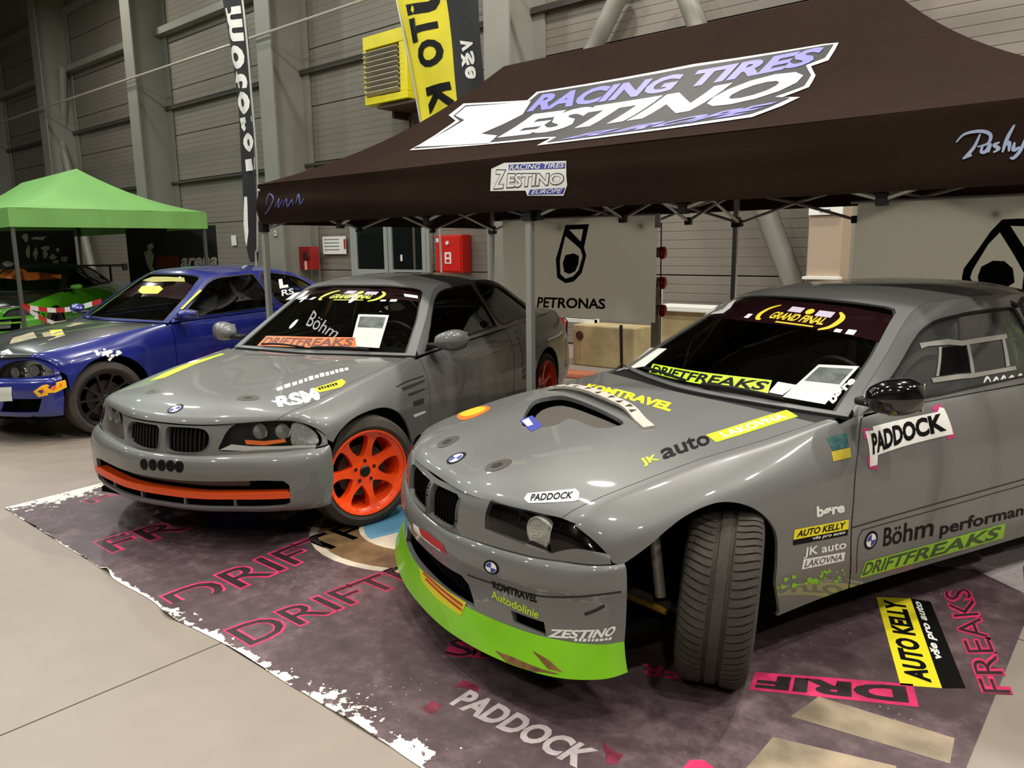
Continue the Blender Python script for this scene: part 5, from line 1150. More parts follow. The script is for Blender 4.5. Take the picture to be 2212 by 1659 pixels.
MB().lathe([(0.0, 0.0), (0.035, 0.0), (0.035, 0.02)], 16, c=(0.0, -0.155, 0.52)).build('door_lock', M_WHITE, d_)
hp = thing('hose_reel', 'dark red fire hose box with white hose end in the column recess', 'hose box', (-13.95, 9.72, 1.14))
MB().box((0, 0, 0.24), (0.42, 0.2, 0.48)).build('box_body', mat('hydrant_dark_red', C255(150, 24, 20), 0.5), hp, bevel=0.01)
MB().lathe([(0.0, 0), (0.10, 0), (0.11, 0.03)], 20, c=(0.05, -0.13, 0.28)).build('reel_disc', mat('reel_dark', C255(70, 6, 6), 0.6), hp, smooth=40)
MB().tube([(0.05, -0.13, 0.18), (0.06, -0.14, 0.0)], 0.03, 8).build('hose_end', mat('hose_pale', C255(220, 150, 145), 0.6), hp)
def notice(name, label, x, y, z, w, h, col, marks=(), cat='notice'):
    t = thing(name, label, cat, (x, y, z)); MB().box((0, 0, 0), (w, 0.012, h)).build('sheet', col, t)
    for (mx, mz, mw_, mh, mm) in marks: MB().box((mx, -0.008, mz), (mw_, 0.004, mh)).build('print', mm, t)
    return t
notice('wall_notice', 'white notice sheet with rows of print left of the glazed doors', -13.35, 9.93, 1.64, 0.78, 0.36, M_WHITE, [(-0.08, 0.12-k*0.07, 0.5, 0.015, M_GREYP) for k in range(4)]+[(0.36, 0.02, 0.06, 0.2, M_RED)])
notice('wall_notice', 'small pale notice on the ribbed wall left of the black feather flag', -17.35, 9.97, 1.80, 0.22, 0.24, M_WHITE)
notice('exit_sign', 'small white arrow sign on the column above the blue coupe', -14.18, 9.09, 1.90, 0.16, 0.14, M_STEEL, [(0, 0, 0.05, 0.10, M_WHITE), (0, 0, 0.10, 0.03, M_WHITE)], 'sign')
notice('wall_notice', 'little dark red sign above the hydrant cabinet', -9.28, 9.97, 1.97, 0.22, 0.13, mat('sign_dark_red', C255(70, 16, 14), 0.5), [(0, 0, 0.08, 0.05, M_RED)], 'sign')
# beige service cabinet on the column
cb = thing('service_cabinet', 'tall beige service cabinet with white sign strip on the wall', 'cabinet', (-2.98, 8.9, 0))
MB().box((0, 0.05, 1.04), (0.36, 0.34, 2.08)).build('cabinet_body', mat('cabinet_beige', C255(168, 150, 130), 0.5), cb, bevel=0.008)
sg = MB().box((0, -0.135, 1.90), (0.36, 0.02, 0.09)).build('sign_strip', M_WHITE, cb)
MB().box((0.0, -0.148, 1.90), (0.11, 0.004, 0.028)).build('print', M_GREYP, sg)
MB().box((0, -0.14, 1.17), (0.40, 0.10, 0.03)).build('ledge', M_WHITE, cb)
# ---------------------------------------------------------------- red lamps on a cord
cord_x = wall_at(1427, 560, 6.45)[0]
MB().tube([(cord_x, 6.45, 1.75), (cord_x+0.004, 6.45, 1.4), (cord_x+0.012, 6.45, 0.9), (cord_x+0.01, 6.45, 0.35)], 0.006, 6).build('lamp_cord', M_BLACK, None, smooth=40)
o = bpy.data.objects['lamp_cord']; o['label'] = 'thin dark cord with red lamps hanging under the black tent'; o['category'] = 'cord'
M_RLENS = mat('red_lens', C255(190, 22, 20), 0.25, coat=0.5)
for nm, py in (('top', 545), ('middle', 610), ('lowest', 670)):
    p_ = wall_at(1431, py, 6.42); t = thing('warning_lamp', f'{nm} of three red warning lamps on the cord beside the grey banner', 'lamp', tuple(p_), 0, 'red warning lamps')
    MB().lathe([(0.0, 0.055), (0.03, 0.05), (0.043, 0.02), (0.043, -0.03), (0.025, -0.06), (0.0, -0.065)], 18, 'Z').build('lens', M_RLENS, t, smooth=40)
    MB().box((-0.045, 0.02, 0.0), (0.03, 0.05, 0.09)).build('clip', M_BLACK, t)
wt = MB().box(tuple(wall_at(1421, 478, 6.45)), (0.055, 0.02, 0.12)).build('power_tag', M_WHITE, None, bevel=0.004); wt['label'] = 'small white plug box hanging above the red lamps'; wt['category'] = 'plug'
# post behind banner edge
pz = MB().box((wall_at(1421, 580, 7.1)[0], 7.1, 0.60), (0.10, 0.06, 1.2)).build('board_post', mat('cream_wood', C255(190, 180, 160), 0.6), None); pz['label'] = 'upright cream post at the right edge of the left grey banner'; pz['category'] = 'post'
# ---------------------------------------------------------------- blocks and stands behind the rear of the orange-wheeled coupe
def at_floor(px, py): return floor_at(px, py)
blk = thing('concrete_block', 'weathered beige concrete block with round hole behind the black tent', 'block', (-5.50, 8.42, 0))
M_CONC = mat('old_concrete', C255(178, 160, 118), 0.8, bump=(8, 0.5), var=(3, 0.75, 1.15))
MB().box((0, 0, 0.27), (0.95, 0.44, 0.54)).build('block_body', M_CONC, blk, bevel=0.02)
MB().lathe([(0.0, 0.0), (0.055, 0.0), (0.06, 0.02)], 18, c=(-0.36, -0.235, 0.40)).build('lifting_hole', mat('hole_brown', C255(60, 34, 20), 0.8), blk)
wb = thing('white_bench', 'low white bench in front of the ribbed wall', 'bench', (-4.70, 9.35, 0))
MB().box((0, 0, 0.72), (1.25, 0.45, 0.07)).build('bench_top', M_WHITE, wb, bevel=0.008)
MB().box((0, 0, 0.34), (1.1, 0.3, 0.68)).build('bench_body', M_CONC, wb)
wf = thing('picture_frame', 'white framed dark picture standing on the concrete block', 'picture frame', (wall_at(1252, 690, 8.45)[0], 8.45, 0.595))
for dx, dz, ww, hh in ((-0.28, 0.2, 0.05, 0.5), (0.28, 0.2, 0.05, 0.5), (0, 0.43, 0.6, 0.05), (0, -0.03, 0.6, 0.05)): MB().box((dx, 0, dz), (ww, 0.04, hh)).build('frame_bar', M_WHITE, wf)
MB().box((0, 0.01, 0.2), (0.5, 0.01, 0.42)).build('pane', mat('dark_pane', C255(22, 26, 24), 0.08), wf)
ex = thing('fire_extinguisher', 'red fire extinguisher standing beside the concrete block', 'extinguisher', (wall_at(1208, 700, 8.0)[0], 8.0, 0))
MB().lathe([(0.0, 0.0), (0.085, 0.0), (0.09, 0.03), (0.09, 0.52), (0.07, 0.60), (0.03, 0.64), (0.03, 0.70), (0.0, 0.70)], 20, 'Z').build('bottle', M_REDM, ex, smooth=40)
MB().box((0.02, 0, 0.74), (0.14, 0.03, 0.03)).build('handle', M_BLACK, ex); MB().tube([(0.03, 0, 0.68), (0.14, -0.02, 0.6), (0.12, -0.03, 0.2)], 0.014, 6).build('hose', M_BLACK, ex)
sd = (-4.92, 7.75, 0); st = thing('black_stand', 'thin black pole stand behind the bonnet of the front grey coupe', 'stand', (sd[0], sd[1], 0))
MB().tube([(0, 0, 0.02), (-0.02, 0, 0.62)], 0.02, 8).build('pole', M_BLACK, st)
for a in (0.3, 2.4, 4.5): MB().tube([(0, 0, 0.16), (0.26*math.cos(a), 0.26*math.sin(a), 0.012)], 0.012, 6).build('leg', M_BLACK, st)
rg = MB().box((-6.0, 7.55, 0.006), (1.5, 0.5, 0.012)).build('red_carpet', mat('brick_red_carpet', C255(160, 92, 62), 0.9, var=(4, 0.7, 1.2)), None); rg['label'] = 'worn brick red carpet strip on the floor behind the black tent'; rg['category'] = 'carpet'

# ================================================================ green tent
def cam_pt(lat, dep, z):
    p = CPOS+RW @ np.array([lat, 0, -dep]); return np.array([p[0], p[1], z])
M_GT = mat('green_tent_fabric', C255(112, 165, 84), 0.7, var=(1.4, 0.92, 1.05)); 
c0 = cam_pt(-7.55, 12.0, 0); ea = cam_pt(-7.55+0.70, 12.0+0.71, 0)-c0; ea[2] = 0; ea = nrm(ea); eb = np.array([-ea[1], ea[0], 0]); GT0 = c0
G = thing('green_canopy_tent', 'bright green pop-up tent over the lime race car', 'tent', tuple(c0))
LA, LB, GE, GV, GR = 3.05, 7.2, 2.23, 1.94, 3.02
gp = lambda a, b, z: tuple(ea*a+eb*b+np.array([0, 0, z]))
gprof = lambda t: GE+(GR-GE)*(0.35*t+0.65*t**1.9)
gmw = np.eye(4); gmw[:3, 3] = c0
def gface(a, b, c, d, m=9, n=7):
    rows = []
    for i in range(m):
        s = i/(m-1); row = []
        for j in range(n):
            t = j/(n-1); e0 = np.array(a)+(np.array(b)-np.array(a))*s; e1 = np.array(d)+(np.array(c)-np.array(d))*s; q = e0+(e1-e0)*t; row.append(gp(q[0], q[1], gprof(t)))
        rows.append(row)
    return Surf(rows, flip=1, mw=gmw)
r0, r1 = (LA/2, 1.75), (LA/2, LB-1.75)
for f_ in (gface((0, 0), (LA, 0), r0, r0), gface((0, LB), (0, 0), r0, r1), gface((LA, 0), (LA, LB), r1, r0), gface((LA, LB), (0, LB), r1, r1)): sheet('roof_panel', f_, M_GT, G, 30, 12)
def gval(a, b):
    rows = []
    for i in range(13):
        s = i/12; q = np.array(a)+(np.array(b)-np.array(a))*s; rows.append([gp(q[0]+0.008*math.sin(s*25), q[1]+0.008*math.sin(s*21), z) for z in (GV, (GV+GE)/2, GE)])
    return Surf(rows, flip=1, mw=gmw)
for a, b_ in (((0, 0), (LA, 0)), ((0, LB), (0, 0)), ((LA, 0), (LA, LB)), ((LA, LB), (0, LB))): sheet('valance', gval(a, b_), M_GT, G, 30, 6)
for a, b_ in ((0.05, 0.05), (LA-0.05, 0.05), (0.05, LB/2), (LA-0.05, LB/2), (0.05, LB-0.05), (LA-0.05, LB-0.05)):
    p = gp(a, b_, 0); MB().box((p[0], p[1], 1.1), (0.05, 0.05, 2.2)).build('tent_leg', M_DSTEEL, G)
# black print walls hung in the green tent
M_BKD = mat('black_backdrop', C255(12, 13, 12), 0.8)
def backdrop(label, px0, px1, dep0, dep1, z0, z1):
    a = cam_pt((px0-CX)/FPX*dep0, dep0, 0); b = cam_pt((px1-CX)/FPX*dep1, dep1, 0); o = a.copy(); mw = np.eye(4); mw[:3, 3] = (a[0], a[1], z0)
    t = thing('print_wall', label, 'banner', (a[0], a[1], z0)); s = Surf([[(0, 0, 0), (0, 0, z1-z0)], [(b-a)[0:2].tolist()+[0], (b-a)[0:2].tolist()+[z1-z0]]], flip=1, mw=mw)
    d = b-a; d[2] = 0; n_ = np.array([d[1], -d[0], 0]); n_ /= np.linalg.norm(n_)
    if np.dot(n_, CPOS-a) < 0: s.flip = -1
    sheet('banner_cloth', s, M_BKD, t, 4, 4); return t, s
w1, ws1 = backdrop('black wall banner with white graffiti lettering inside the green tent', -40, 195, 16.0, 16.4, 0.4, 2.0)
w2, ws2 = backdrop('black wall banner with red block and white letters in the green tent', 303, 492, 16.4, 14.6, 0.3, 2.02)
r = random.Random(5)
M_GRAF = mat('graffiti_print', C255(150, 155, 140), 0.6)
for px_, py_, wd, ht in ((55, 512, 14, 22), (85, 515, 40, 10), (100, 535, 22, 12), (62, 545, 12, 32), (78, 548, 12, 28), (98, 548, 12, 26), (115, 556, 20, 14), (15, 570, 30, 12), (122, 566, 14, 12), (125, 540, 10, 8), (140, 560, 22, 12)):
    k = 5; pts = []
    for i in range(8):
        a = 2*math.pi*i/8; pts.append((px_+wd/2*math.cos(a)*r.uniform(0.5, 1.2), py_+ht/2*math.sin(a)*r.uniform(0.5, 1.2)))
    px_poly('graffiti_mark', ws1, pts, M_GRAF, w1, 0.01, (1, 1))
px_poly('red_block', ws2, [(338, 555), (388, 553), (388, 578), (338, 580)], mat('dull_red_print', C255(90, 28, 26), 0.6), w2, 0.01, (1, 1))
decal('white_lettering', ws2, [(390, 578), (470, 576), (473, 555), (394, 557)], [('text', 'arena', FULL, mat('pale_print', C255(170, 172, 166), 0.6), 0.03)], w2, n=(1, 1), off=0.01)
for pts in ([(318, 530), (330, 524), (334, 535), (322, 542)], [(312, 545), (326, 538), (334, 552), (330, 575), (338, 588), (326, 586), (318, 570)]): px_poly('white_figure_print', ws2, pts, M_GRAF, w2, 0.01, (1, 1))
# red and white barrier tape in front of the lime car
M_TR = mat('tape_red', C255(190, 40, 40), 0.5)
def tape(label, a, b, n=9):
    a = np.array(a); b = np.array(b); t = thing('barrier_tape', label, 'barrier tape', tuple(a))
    for k in range(n):
        s0, s1 = k/n, (k+1)/n; p, q = (b-a)*s0, (b-a)*s1; z0, z1 = -0.10*math.sin(math.pi*s0), -0.10*math.sin(math.pi*s1)
        mesh_obj('tape_stripe', [(p[0], p[1], p[2]+z0), (q[0], q[1], q[2]+z1), (q[0], q[1], q[2]+z1+0.07), (p[0], p[1], p[2]+z0+0.07)], [(0, 1, 2, 3)], (M_TR, M_WHITE)[k % 2], t)
la = c0+np.array(gp(0.05, 0.05, 0)); la[2] = 0.72; la[:2] += nrm(CPOS[:2]-la[:2])*0.06
tape('upper red and white barrier tape tied to the green tent leg', la, cam_pt((238-CX)/FPX*10.8, 10.8, 0.85))
tape('lower red and white barrier tape sloping down in front of the lime car', la, cam_pt((205-CX)/FPX*9.2, 9.2, 0.62), 7)
# ================================================================ mirrors, stickers, small fittings on the cars
def spot(name, s, p, w, h, layers, par, off=0.0015, uv=False, n=(2, 2), rot=0.0):
    """print of w x h metres centred on a pixel, square to the surface"""
    u, v = p if uv else s.px(p); e = 1e-3
    Pu = (s.ev(u+e, v)[0]-s.ev(u-e, v)[0])/(2*e); Pv = (s.ev(u, v+e)[0]-s.ev(u, v-e)[0])/(2*e)
    c, q = math.cos(rot), math.sin(rot); K = []
    for a, b in ((-1, -1), (1, -1), (1, 1), (-1, 1)):
        x = (a*w/2*c-b*h/2*q); y = (a*w/2*q+b*h/2*c); K.append((u+y/np.linalg.norm(Pu), v+x/np.linalg.norm(Pv)))
    return decal(name, s, K, layers, par, n=n, off=off, uv=True)
def line(name, s, pts, w, m, par, off=0.0012, k=5):
    C_ = np.array([s.px(p) for p in curve(pts, k, False)]); P = s.ev(C_[:, 0], C_[:, 1]); N = s.nm(C_[:, 0], C_[:, 1]); P = P+N*off; n = len(P); V = []
    for i in range(n):
        t = P[min(i+1, n-1)]-P[max(i-1, 0)]; d = nrm(np.cross(N[i], t)); V += [P[i]+d*w, P[i]-d*w]
    F = [(2*i, 2*i+1, 2*i+3, 2*i+2) for i in range(n-1)]
    a, b, c = V[0], V[1], V[3]
    if np.dot(np.cross(b-a, c-a), N[0]) < 0: F = [f[::-1] for f in F]
    return mesh_obj(name, V, F, m, par)
def marks(name, s, quad, m, par, n, seed, off=0.0015, y0=0.0, y1=1.0):
    L = [('poly', [(a, c), (b, c), (b, d), (a, d)], FULL, m) for a, b, c, d in strip_marks(n, y0, y1, seed)]
    o = decal(name, s, quad, L, par, n=(1, 1), off=off, th=0.0); o['kind'] = 'stuff'; return o
rnd_box = [(0.04, 0.5), (0.06, 0.15), (0.12, 0), (0.88, 0), (0.94, 0.15), (0.96, 0.5), (0.94, 0.85), (0.88, 1), (0.12, 1), (0.06, 0.85)]
# ---------------- grey coupe A: bonnet
hA, fA, dA, wA = PA['bonnet'], PA['fender'], PA['door'], PA['screen']
decal('sponsor_sticker', BA, [(1392,1009),(1428,997),(1418,981),(1379,993)], [('text','JK',FULL,M_LIME,0.03)], hA)
decal('sponsor_sticker', BA, [(1433,994),(1536,959),(1524,934),(1422,968)], [('text','auto',FULL,M_BLK,0.02)], hA)
decal('sponsor_sticker', BA, [(1547,956),(1724,900),(1699,886),(1525,940)], [('poly',REC,FULL,M_LIME),('text','LAKOVNA',(0.13,0.2,0.9,0.82),M_WHITE,0.02)], hA)
decal('sponsor_sticker', BA, [(1262,840),(1446,890),(1461,873),(1270,829)], [('text','KOMTRAVEL',FULL,M_YEL,0.05,0.1)], hA)
px_poly('sponsor_sticker', BA, [(1132,1078),(1140,1066),(1243,1056),(1251,1064),(1250,1080),(1240,1083),(1142,1087)], M_WHITE, hA, 0.0015, (4,2))
decal('sponsor_lettering', BA, [(1146,1083),(1236,1077),(1240,1062),(1147,1068)], [('text','PADDOCK',FULL,M_BLK,0.03,0.2)], hA, off=0.0025)
decal('oval_sticker', BA, [(981,913),(1052,897),(1064,873),(996,888)], [('poly',disc(24),FULL,M_ORG),('poly',disc(24,0.42),(0.02,0.12,0.98,0.96),mat('amber_print',C255(240,180,30),0.45))], hA)
spot('badge', BA, (985,990), 0.082, 0.082, roundel_layers(), hA)
M_PIN = mat('pin_plate', C255(82,78,72), 0.4, 0.3); 
for p in ((965,955),(1073,1006)): spot('bonnet_pin', BA, p, 0.085, 0.10, [('poly',disc(24),FULL,M_PIN),('poly',disc(16,0.22),(0,0,1,1),M_BLACK)], hA)
px_poly('blue_sticker', BA, [(1122,908),(1150,898),(1172,921),(1148,933)], M_BLUE, hA, 0.0015, (2,2)); px_poly('blue_sticker_print', BA, [(1128,910),(1142,904),(1152,918),(1140,922)], M_WHITE, hA, 0.0025, (1,1))
# engine cover seen in the opening, and the riveted bracket behind it
ec = curve([BA.px(p) for p in [(1146,905),(1168,874),(1215,864),(1280,884),(1345,912),(1320,922),(1290,926),(1264,916),(1230,902),(1196,920),(1160,922)]], 3)
eo = panel('engine_cover', BA, ec, mat('engine_cover_grey', C255(74,68,61), 0.45), A, step=(0.08,0.08), off=-0.028, rim=0.03)
line('engine_cover_rib', BA, [(1210,880),(1262,886)], 0.008, mat('rib_grey', C255(110,104,96), 0.4), eo, off=-0.03)
panel('engine_bay', BA, grow(hole, 0.15), M_DARK, A, step=(0.3,0.3), off=-0.12, rim=0.0)
br = [BA.px(p) for p in curve([(1183,842),(1225,842),(1270,854),(1320,874),(1358,890),(1378,905),(1402,926)], 4, False)]
V = []; Fb = []
for i,(u,v) in enumerate(br):
    P_ = BA.ev(u,v)[0]; N_ = BA.nm(u,v)[0]; q = BA.ev(*br[min(i+1,len(br)-1)])[0]-BA.ev(*br[max(i-1,0)])[0]; d_ = nrm(np.cross(N_, q))*0.023
    lift = 0.010+0.025*math.sin(math.pi*min(1,i/(len(br)-4)))
    for sg_, hz in ((1,lift),(1,lift-0.012),(-1,lift-0.012),(-1,lift)): V.append(P_+d_*sg_+N_*hz)
nb = len(br)
for i in range(nb-1):
    for k in range(4): Fb.append((i*4+k, i*4+(k+1)%4, (i+1)*4+(k+1)%4, (i+1)*4+k))
Fb += [(0,1,2,3),((nb-1)*4+3,(nb-1)*4+2,(nb-1)*4+1,(nb-1)*4)]
bo = MB().add(V, Fb).build('strut_bracket', M_ALU, A)
for i in range(2, nb-5, 2):                                   # triangular cut-outs
    a = (np.array(V[i*4])+np.array(V[i*4+3]))/2; N_ = BA.nm(*br[i])[0]; t_ = nrm(np.array(V[(i+1)*4])-np.array(V[i*4])); d_ = nrm(np.cross(N_, t_))
    sg_ = 1 if (i//2) % 2 else -1; c_ = a+N_*0.0012
    mesh_obj('cut_out', [c_-t_*0.017-d_*0.015*sg_, c_+t_*0.017-d_*0.015*sg_, c_+d_*0.016*sg_], [(0,1,2) if sg_ > 0 else (2,1,0)], M_BLACK, bo)
# ---------------- windscreen A
px_poly('sun_strip', RA, [(1516,684),(1552,660),(1592,641),(1700,648),(1850,664),(1930,680),(1940,694),(1904,739),(1850,726),(1800,716),(1700,702),(1600,691)], M_STRIP, wA, -0.003, (12,6))
def sun_print(s, par, q, col):
    D = lambda x,y: quadmap(q,x,y)
    def Q(x0,y0,x1,y1): return [D(x0,y0),D(x1,y0),D(x1,y1),D(x0,y1)]
    decal('strip_print', s, Q(0.30,0.38,0.62,0.66), [('text','GRAND FINAL',FULL,col,0.03,0.2)], par, off=-0.0015)
    decal('strip_print', s, Q(0.36,0.72,0.44,0.92), [('poly',REC,FULL,mat('pale_lilac',C255(190,180,200),0.5))], par, off=-0.0015); decal('strip_print', s, Q(0.53,0.68,0.63,0.90), [('poly',REC,FULL,mat('pale_lilac',C255(190,180,200),0.5))], par, off=-0.0015)
    decal('strip_print', s, Q(0.46,0.70,0.51,0.92), [('poly',disc(10),FULL,col)], par, off=-0.0015)
    decal('strip_print', s, Q(0.36,0.26,0.58,0.31), [('poly',REC,FULL,col)], par, off=-0.0015)
    for pts in ([(0.29,0.92),(0.25,0.75),(0.235,0.5),(0.25,0.32),(0.27,0.30)], [(0.655,0.92),(0.69,0.78),(0.695,0.6),(0.67,0.35),(0.62,0.20)]): stroke2d(s, [D(*p) for p in pts], 0.013, col, par, 'strip_print', off=-0.0015)
    for x0,x1,y0,y1 in ((0.175,0.2,0.28,0.45),(0.71,0.75,0.2,0.32),(0.78,0.83,0.18,0.36)): decal('strip_print', s, Q(x0,y0,x1,y1), [('poly',REC,FULL,M_WHITE)], par, off=-0.0015)
sun_print(RA, wA, [(1522,690),(1900,742),(1938,684),(1592,642)], M_GOLD)
px_poly('white_plate_sticker', RA, [(1521,680),(1538,664),(1568,650),(1592,645),(1578,664),(1562,676)], M_WHITE, wA, -0.0015, (3,3)); marks('plate_print', RA, [(1540,674),(1560,670),(1575,655),(1552,660)], M_GREYP, wA, 4, 3, off=-0.0005)
decal('windscreen_banner', RA, [(1400,806),(1658,849),(1680,822),(1408,783)], [('poly',[(0,0.1),(1,0),(0.97,1),(0.02,0.95)],FULL,M_LIME),('text','DRIFTFREAKS',(0.03,0.14,0.97,0.86),M_BLK,0.03,0.15)], wA, n=(10,3), off=-0.002)
decal('paper_notice', RA, [(1350,797),(1392,790),(1440,752),(1404,750)], [('poly',REC,FULL,M_PAPER)], wA, off=-0.003, n=(3,3))
decal('paper_notice', RA, [(1690,856),(1782,872),(1856,790),(1768,786)], [('poly',REC,FULL,M_PAPER),('poly',[(0.08,0.5),(0.92,0.5),(0.92,0.92),(0.08,0.92)],FULL,M_GREYP)], wA, off=-0.003, n=(4,4))
decal('paper_notice', RA, [(1660,846),(1690,852),(1720,830),(1680,823)], [('poly',REC,FULL,M_PAPER)], wA, off=-0.0035, n=(2,2))
decal('windscreen_lettering', RA, [(1800,873),(1850,822),(1836,812),(1783,856)], [('text','børe',FULL,M_WHITE,0.04)], wA, off=-0.002, n=(3,2))
# ---------------- fender A
px_poly('teal_sticker', BA, [(1785,946),(1828,936),(1833,966),(1798,973)], mat('teal_print',C255(50,90,90),0.5,var=(60,0.6,1.5)), fA, 0.0015, (2,2)); px_poly('yellow_sticker', BA, [(1795,976),(1836,967),(1838,988),(1799,997)], mat('mustard_print',C255(190,170,50),0.5), fA, 0.0015, (2,2))
decal('sponsor_sticker', BA, [(1764,1119),(1824,1108),(1824,1084),(1763,1094)], [('text','børe',FULL,M_WHITE,0.045)], fA)
decal('sponsor_sticker', BA, [(1713,1166),(1832,1143),(1833,1122),(1716,1144)], [('poly',REC,FULL,M_YEL),('text','AUTO KELLY',(0.05,0.18,0.95,0.84),M_BLK,0.03,0.2)], fA)
decal('sponsor_sticker', BA, [(1713,1178),(1830,1156),(1832,1143),(1713,1166)], [('poly',REC,FULL,M_BLK),('text','vše pro auto',(0.35,0.2,0.95,0.9),M_WHITE,0.02,0.2)], fA)
decal('sponsor_sticker', BA, [(1735,1207),(1827,1190),(1828,1166),(1738,1183)], [('text','JK auto',FULL,M_WHITE,0.02)], fA)
decal('sponsor_sticker', BA, [(1731,1230),(1822,1211),(1825,1192),(1735,1208)], [('poly',REC,FULL,M_WHITE),('text','LAKOVNA',(0.05,0.15,0.95,0.85),mat('slate_print',C255(95,95,95),0.5),0.02,0.15)], fA)
r = random.Random(11); M_SPL = mat('green_splatter', C255(130,190,50), 0.45)
for k in range(26):
    x = r.uniform(1684,1826); y = 1258-0.11*(x-1684)+r.uniform(-14,12); a = r.uniform(2.5,7)
    px_poly('splatter', BA, [(x+a*math.cos(t)*r.uniform(.5,1.2), y+a*math.sin(t)*r.uniform(.5,1.2)) for t in np.linspace(0,5.4,6)], M_SPL, fA, 0.0015, (1,1))
# ---------------- door A
M_PKC = mat('pink_tape', C255(190,50,110), 0.5)
for q in ([(1862,925),(1878,925),(1880,945),(1866,948)],[(1872,985),(1892,985),(1895,1015),(1876,1012)],[(2010,880),(2030,872),(2042,895),(2030,900)],[(2040,925),(2056,918),(2062,945),(2046,950)]): px_poly('pink_tape_corner', BA, q, M_PKC, dA, 0.0015, (1,1))
px_poly('sponsor_plate', BA, [(1868,932),(1885,930),(1884,922),(2025,890),(2028,880),(2038,882),(2055,925),(2058,938),(2046,940),(1895,983),(1894,1004),(1878,1008)], M_WHITE, dA, 0.0025, (6,4))
decal('sponsor_lettering', BA, [(1884,983),(2044,930),(2034,892),(1880,937)], [('text','PADDOCK',FULL,M_BLK,0.045)], dA, off=0.0035)
spot('badge', BA, (1881,1167), 0.075, 0.075, roundel_layers(), dA)
decal('sponsor_lettering', BA, [(1907,1181),(2016,1157),(2017,1115),(1908,1141)], [('text','Böhm',FULL,M_BLK,0.012,0.08)], dA)
decal('sponsor_lettering', BA, [(2028,1164),(2242,1112),(2242,1082),(2028,1128)], [('text','performance',FULL,M_BLK,0.02,0.1)], dA)
decal('sill_sticker', BA, [(1856,1249),(2166,1163),(2171,1130),(1864,1213)], [('poly',[(0,0),(1,0.03),(1,1),(0.03,0.95)],FULL,mat('lime_sill_print',C255(150,205,45),0.45)),('text','DRIFTFREAKS',(0.02,0.12,0.98,0.9),mat('olive_print',C255(62,84,40),0.45),0.025,0.2)], dA, n=(6,2))
M_SEAM = mat('panel_seam', C255(30,30,30), 0.7)
line('door_crease', BA, [(1840,1140),(1950,1108),(2100,1066),(2230,1030)], 0.0025, M_SEAM, dA)
line('door_crease', BA, [(1850,1238),(1853,1170),(1862,1148),(1880,1140),(2060,1090),(2230,1042)], 0.0018, M_SEAM, dA)
for k,pts in enumerate(([(2128,826),(2136,814),(2144,826)],[(2148,824),(2156,815),(2160,824)],[(2164,823),(2172,812),(2176,822)],[(2180,820),(2190,812),(2196,820)],[(2200,818),(2208,808),(2214,817)])): stroke2d(SA, pts, 0.006, M_WHITE, PA['glass'], 'window_script', off=-0.006)
# ---------------- bumper and lip A
bmA = [o for o in A.children if o.name.startswith('front_bumper')][0]; lpA = [o for o in A.children if o.name.startswith('front_lip')][0]
decal('sponsor_sticker', NB, [(1066,1271),(1160,1302),(1162,1285),(1061,1253)], [('text','KOMTRAVEL',FULL,M_BLK,0.035,0.1)], bmA)
decal('sponsor_sticker', NB, [(1063,1291),(1162,1336),(1166,1319),(1062,1273)], [('text','Autodolinie',FULL,M_LIME,0.02)], bmA)
decal('sponsor_sticker', NB, [(1182,1376),(1326,1371),(1331,1350),(1182,1358)], [('text','ZESTINO',FULL,M_WHITE,0.04,0.25)], bmA); marks('sponsor_small_print', NB, [(1240,1385),(1322,1381),(1324,1374),(1242,1378)], M_WHITE, bmA, 9, 4)
spot('badge', NB, (1061,1226), 0.075, 0.05, roundel_layers(), bmA)
px_poly('red_sticker', NB, [(905,1140),(925,1150),(958,1176),(966,1198),(940,1180),(912,1158)], M_RED, bmA, 0.002, (3,2)); px_poly('white_sticker', NB, [(893,1130),(908,1142),(940,1172),(955,1194),(920,1168),(896,1146)], M_WHITE, bmA, 0.0015, (3,2))
line('bumper_groove', NB, [(1010,1242),(1090,1268),(1172,1288),(1260,1288),(1342,1278)], 0.003, M_SEAM, bmA); line('bumper_slot', NB, [(1263,1327),(1285,1319),(1306,1308)], 0.005, M_SEAM, bmA)
px_poly('lip_sticker', NL, [(905,1225),(950,1262),(1008,1302),(996,1330),(940,1290),(912,1256)], mat('lip_yellow_print',C255(196,190,30),0.45), lpA, 0.0015, (4,3))
for a,b in (((915,1237),(1000,1308)),((920,1250),(998,1318))): 
    o = line('lip_print', NL, [a,((a[0]+b[0])/2-2,(a[1]+b[1])/2+1),b], 0.004, M_RED, lpA, off=0.0025)
M_SCR2 = mat('scraped_plastic', C255(120,84,44), 0.8, var=(30,0.5,1.4))
for q in ([(1070,1405),(1110,1420),(1170,1445),(1210,1456),(1150,1450),(1095,1430)],[(1150,1405),(1185,1425),(1215,1452),(1185,1445)]): px_poly('scrape', NL, q, M_SCR2, lpA, 0.0015, (3,2))
mirror_cap(A, (-.705, .785, .982), mat('gloss_black', C255(10,10,11), 0.12, coat=1.0), L=0.175, Hh=0.185, D=0.22)
wiper(A, RA, (0.10,-1.3), (0.10,-0.1)); wiper(A, RA, (0.10,0.2), (0.09,1.3))
# suspension behind the steered wheel
tubes('tie_rod', [[(.30,.30,.30),(.12,.66,.25)]], 0.014, mat('brass_rod', C255(170,130,50), 0.35, 0.7), A); tubes('shock_strut', [[(.12,.56,.62),(.10,.60,.28)]], 0.02, M_ALU, A); tubes('control_arm', [[(.2,.30,.26),(.02,.66,.22)],[(-.2,.30,.26),(.02,.66,.22)]], 0.02, M_DSTEEL, A)
